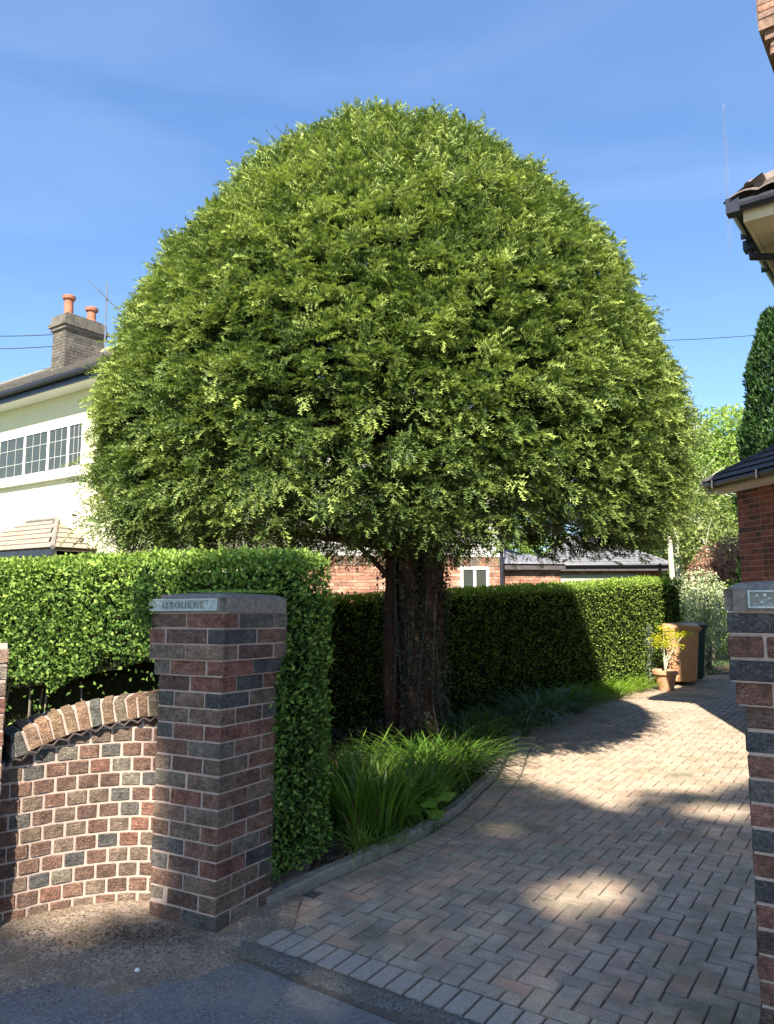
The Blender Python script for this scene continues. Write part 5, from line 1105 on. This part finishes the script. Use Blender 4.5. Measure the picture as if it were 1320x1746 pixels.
# --- right main house
E1 = np.array([.61, .792]); E2 = np.array([.792, -.61]); EC_ = np.array([2.96, 6.13]); zc = 5.0
rh = thing('right_house', 'house with cream soffit, black gutters and chimney at the upper right edge', 'house', (3.51, 6.2, -.09)); RO_ = np.array([3.45, 6.2])
def Q(a, b, z):      # a along E1 (receding), b along E2 (towards street right), from eave corner
    q = EC_-RO_+E1*a+E2*b; return (q[0], q[1], z)
def Qb(mb, a0, a1, b0, b1, z0, z1, t=0): mb.prism([Q(a0, b0, 0)[:2], Q(a0, b1, 0)[:2], Q(a1, b1, 0)[:2], Q(a1, b0, 0)[:2]][::-1], z0, z1, t)
mb = MB(); Qb(mb, .38, 7.2, .38, 8, -.1, 4.9); mb.build('wall', M['garage_brick'], rh)
mb = MB(); Qb(mb, .10, .38, .10, 8, 4.86, 4.885); Qb(mb, .38, 7.4, .10, .38, 4.86, 4.885); mb.build('soffit', M['soffit'], rh)
mb = MB(); Qb(mb, .07, .10, .07, 8, 4.85, 5.02); Qb(mb, .10, 7.4, .07, .10, 4.85, 5.02); mb.build('fascia', M['soffit'], rh)
def gut(pa, pb, r=.055, dn=(0, 0)):
    mb = MB(); mb.tube([pa, pb], r, 12); return mb
g_ = gut(Q(.01, -.02, 4.985), Q(.01, 8, 4.985)); g_.build('gutter', M['black_plastic'], rh)
g_ = gut(Q(-.02, .01, 4.985), Q(7.4, .01, 4.985)); g_.build('gutter', M['black_plastic'], rh)
mb = MB(); Qb(mb, -.045, .065, -.045, .065, 4.915, 5.05); mb.build('gutter_corner', M['black_plastic'], rh)
for s in (.55, 1.45, 2.3, 3.2):
    mb = MB(); Qb(mb, -.052, .07, s, s+.025, 4.925, 5.052); mb.build('gutter_bracket', M['metal'], rh)
    mb = MB(); Qb(mb, s, s+.025, -.052, .07, 4.925, 5.052); mb.build('gutter_bracket', M['black_plastic'], rh)
mb = MB(); mb.tube([Q(.72, .0, 4.93), Q(.72, .0, 4.80), Q(.72, .34, 4.70), Q(.72, .36, 4.5), Q(.72, .36, .1)], .036, 10); mb.build('downpipe', M['black_plastic'], rh)
mb = MB(); Qb(mb, .66, .78, -.06, .06, 4.86, 4.95); mb.build('gutter_outlet', M['black_plastic'], rh)
# hipped tiled roof with curved tiles at the edges
pit = .60
def Rz(a, b): return 5.06+pit*min(a, b)
mb = MB(); mb.hexa([Q(.0, .0, 5.02), Q(.0, 8, 5.02), Q(7.4, 8, 5.02), Q(7.4, 0, 5.02)], [Q(3.6, 3.6, 5.03+pit*3.6), Q(3.6, 4.4, 5.03+pit*3.6), Q(3.7, 4.4, 5.03+pit*3.6), Q(3.7, 3.6, 5.03+pit*3.6)]); mb.build('roof_deck', M['roof_brown'], rh)
def pantiles(name, n_cols, rows, fa):
    mb = MB()
    for r in range(rows):
        for q in range(n_cols):
            s0 = q*.22+(.0); up0 = r*.28
            if s0 < up0-.1: continue
            V = []; F = []
            for j in range(5):
                u = s0+.055*j; hh = .028*math.sin(math.pi*j/4)
                for k_, up in ((0, up0-.05), (1, up0+.27)):
                    z = 5.05+pit*up+hh+(.030 if k_ == 0 else .004); V.append(fa(u, up, z)); V.append(fa(u, up, z-.014))
            for j in range(4):
                a = j*4; F += [(a, a+4, a+6, a+2), (a+1, a+3, a+7, a+5), (a, a+1, a+5, a+4), (a+2, a+6, a+7, a+3)]
            mb.add(V, F, random.random())
    return mb.build(name, M['roof_brown'], rh, kind='stuff')
pantiles('front_roof_tiles', 30, 10, lambda u, up, z: Q(up-.02, u, z)); pantiles('side_roof_tiles', 30, 10, lambda u, up, z: Q(u, up-.02, z))
mb = MB()
for k in range(9):
    s = k*.36+.12; mb.tube([Q(s, s, Rz(s, s)+.03), Q(s+.2, s+.2, Rz(s+.2, s+.2)+.055), Q(s+.38, s+.38, Rz(s+.38, s+.38)+.02)], [.07, .065, .055], 10)
mb.build('hip_tiles', M['roof_brown'], rh)
# chimney of right house
cc = np.array([3.80, 6.80])-RO_+E2*.45+E1*.35
mb = MB(); n_ = E1
def cring(ex, a, b, face=True):
    o = cc-E2*(.42+ex)-E1*(.32+ex); W_, L_ = .84+2*ex, .9+2*ex; P = [o, o+E2*W_, o+E2*W_+E1*L_, o+E1*L_]; mb.prism(P, a, b, .3)
    if face:
        brick_face(mb, o, E2, W_, a, b, .075, .225, .008)
        brick_face(mb, o+E1*L_, -E1, L_, a, b, .075, .225, .008)
cring(0, 4.9, 6.62); cring(.03, 6.62, 6.95); cring(.06, 6.95, 7.10); cring(.10, 7.10, 7.19, False); cring(.145, 7.19, 7.30, False); cring(.145, 7.30, 8.6)
mb.build('chimney', M['chimney_brick'], rh)

# --- right brick garage, far corner visible
gd = np.array([.18, -.984]); gn = np.array([-.984, -.18]); G0 = np.array([4.77, 10.0])
rg = thing('right_garage', 'red brick garage with dark tiled roof above the right gate pillar', 'garage', (G0[0]*.91, G0[1]*.91, .137)); GLn = 2.2; rg.scale = (.91, .91, .91)
inn = -gn
mb = MB(); mb.prism([OL, OL+gd*GLn, OL+gd*GLn+inn*3, OL+inn*3][::-1] if np.cross(gd, inn) < 0 else [OL, OL+gd*GLn, OL+gd*GLn+inn*3, OL+inn*3], -.3, 2.98); mb.build('mortar_wall', M['mortar'], rg)
gb = brick_mesh('garage_brick', .215, .02, .065, M['garage_brick'], .003, .001); gb2 = brick_mesh('garage_half_brick', .102, .02, .065, M['garage_brick'], .003, .001)
ga = math.atan2(gd[1], gd[0]); cntb = 0; extra = MB()
z = 1.30; r = 0
while z < 2.93:
    x = .0; k = 0
    while x < 1.75:
        short = (r % 2 == 1 and k % 2 == 0) or (r % 2 == 0 and k % 3 == 2); l = .112 if short else .225
        o = link('brick', gb2 if short else gb, None, rg); c = gd*(x+l/2)+gn*-.006; o.location = (c[0], c[1], z+.0375); o.rotation_euler = (0, 0, ga); x += l; k += 1; cntb += 1; o.color = (random.random(), 0, 0, 1)
    z += .075; r += 1
gz = 3.02
def K(a, b, z): q = gd*a+gn*b; return (q[0], q[1], z)
mb = MB(); mb.prism([K(-.25, .02, 0)[:2], K(GLn, .02, 0)[:2], K(GLn, .26, 0)[:2], K(-.25, .26, 0)[:2]], gz-.10, gz-.075); mb.build('soffit', M['upvc'], rg)
mb = MB(); mb.prism([K(-.27, .24, 0)[:2], K(GLn, .24, 0)[:2], K(GLn, .27, 0)[:2], K(-.27, .27, 0)[:2]], gz-.11, gz+.03); mb.build('fascia', M['soffit'], rg)
mb = MB(); mb.tube([K(-.30, .31, gz), K(GLn, .31, gz)], .05, 10); mb.build('gutter', M['black_plastic'], rg)
mb = MB(); mb.tube([K(-.30, .33, gz), K(-.30, -3.2, gz)], .05, 10); mb.build('gutter', M['black_plastic'], rg)
for s in (.0, .9, 1.8): mb = MB(); q = K(s, .31, 0); mb.box((q[0], q[1], gz), (.03, .115, .115), ga); mb.build('gutter_bracket', M['metal'], rg)
rise = 1.05; half = 1.7
A_ = K(-.30, .33, gz+.03); B_ = K(GLn, .33, gz+.03); C_ = K(GLn, .33-half, gz+.03+rise); D_ = K(half-.30, .33-half, gz+.03+rise)
tiled('roof_tile', M['roof_dark'], rg, A_, B_, C_, D_, 9, 16, th=.012, lift=.022, as_parts=True)
tiled('back_roof_tiles', M['roof_dark'], rg, K(-.30, .33-2*half, gz+.03), A_, D_, K(half-.30, .33-half-.05, gz+.03+rise), 9, 14, th=.012, lift=.022)
mb = MB(); mb.hexa([K(-.28, .31, gz), K(GLn, .31, gz), K(GLn, .33-2*half, gz), K(-.28, .33-2*half, gz)], [K(half-.3, .33-half+.02, gz+.02+rise), K(GLn, .33-half+.02, gz+.02+rise), K(GLn, .33-half-.02, gz+.02+rise), K(half-.3, .33-half-.02, gz+.02+rise)]); mb.build('roof_deck', M['roof_dark'], rg)
mb = MB(); mb.tube([A_, D_], .055, 8); mb.tube([D_, C_], .055, 8); mb.build('hip_ridge', M['roof_dark'], rg)

# ------------------------------------------------------------------ wires, vapour trail
def wire(label, a, b, sag, r=.012):
    pts = [(a[0]+(b[0]-a[0])*t, a[1]+(b[1]-a[1])*t, a[2]+(b[2]-a[2])*t-4*sag*t*(1-t)) for t in np.linspace(0, 1, 14)]
    mb = MB(); mb.tube(pts, r, 5); o = mb.build('overhead_wire', M['wire'], label=label, cat='wire', group='overhead wires')
wire('upper thin overhead wire reaching the left house chimney', (-16.5, 24, 10.4), (-7.95, 18.2, 8.15), .15)
wire('lower thin overhead wire reaching the left house chimney', (-16.5, 24, 9.9), (-7.95, 18.2, 7.85), .15)
wire('overhead wire crossing the sky between the yew and the right conifer', (4.5, 22, 9.3), (16, 26, 11.2), .2)
m, nt, b = mat('vapour'); b.inputs['Base Color'].default_value = (.9, .93, 1, 1); b.inputs['Roughness'].default_value = 1
tr = N(nt, 'ShaderNodeBsdfTransparent'); mi = N(nt, 'ShaderNodeMixShader'); tcx = N(nt, 'ShaderNodeTexCoord'); nx_ = N(nt, 'ShaderNodeTexNoise', Scale=1.5); nt.links.new(tcx.outputs['Generated'], nx_.inputs['Vector'])
lw = N(nt, 'ShaderNodeLayerWeight', Blend=.5); iv = N(nt, 'ShaderNodeMath', operation='SUBTRACT'); iv.inputs[0].default_value = 1; nt.links.new(lw.outputs['Facing'], iv.inputs[1])
mm = N(nt, 'ShaderNodeMath', operation='MULTIPLY'); nt.links.new(iv.outputs[0], mm.inputs[0]); mr_ = N(nt, 'ShaderNodeMapRange'); mr_.inputs['To Min'].default_value = .0; mr_.inputs['To Max'].default_value = 1.5; nt.links.new(nx_.outputs[0], mr_.inputs[0]); nt.links.new(mr_.outputs[0], mm.inputs[1])
nt.links.new(mm.outputs[0], mi.inputs[0]); nt.links.new(tr.outputs[0], mi.inputs[1]); nt.links.new(b.outputs[0], mi.inputs[2]); nt.links.new(mi.outputs[0], nt.nodes['Material Output'].inputs['Surface'])
def skyp(px, py, Y):
    th_ = math.atan(142/1261); s_, c_ = math.sin(th_), math.cos(th_); u, v = (px-660)/1261, (873-py)/1261; d = (u, c_-v*s_, s_+v*c_); k = Y/d[1]; return Vector((d[0]*k, Y, d[2]*k+EYE))
a, b_ = skyp(1234, 180, 2600), skyp(1245, 450, 4600)
mb = MB(); mb.tube([a, a.lerp(b_, .3), a.lerp(b_, .7), b_], [5, 10, 11, 7], 12, cap=False); mb.build('vapour_trail', m, smooth=True, label='faint white aircraft vapour trail in the blue sky at right', cat='vapour trail')
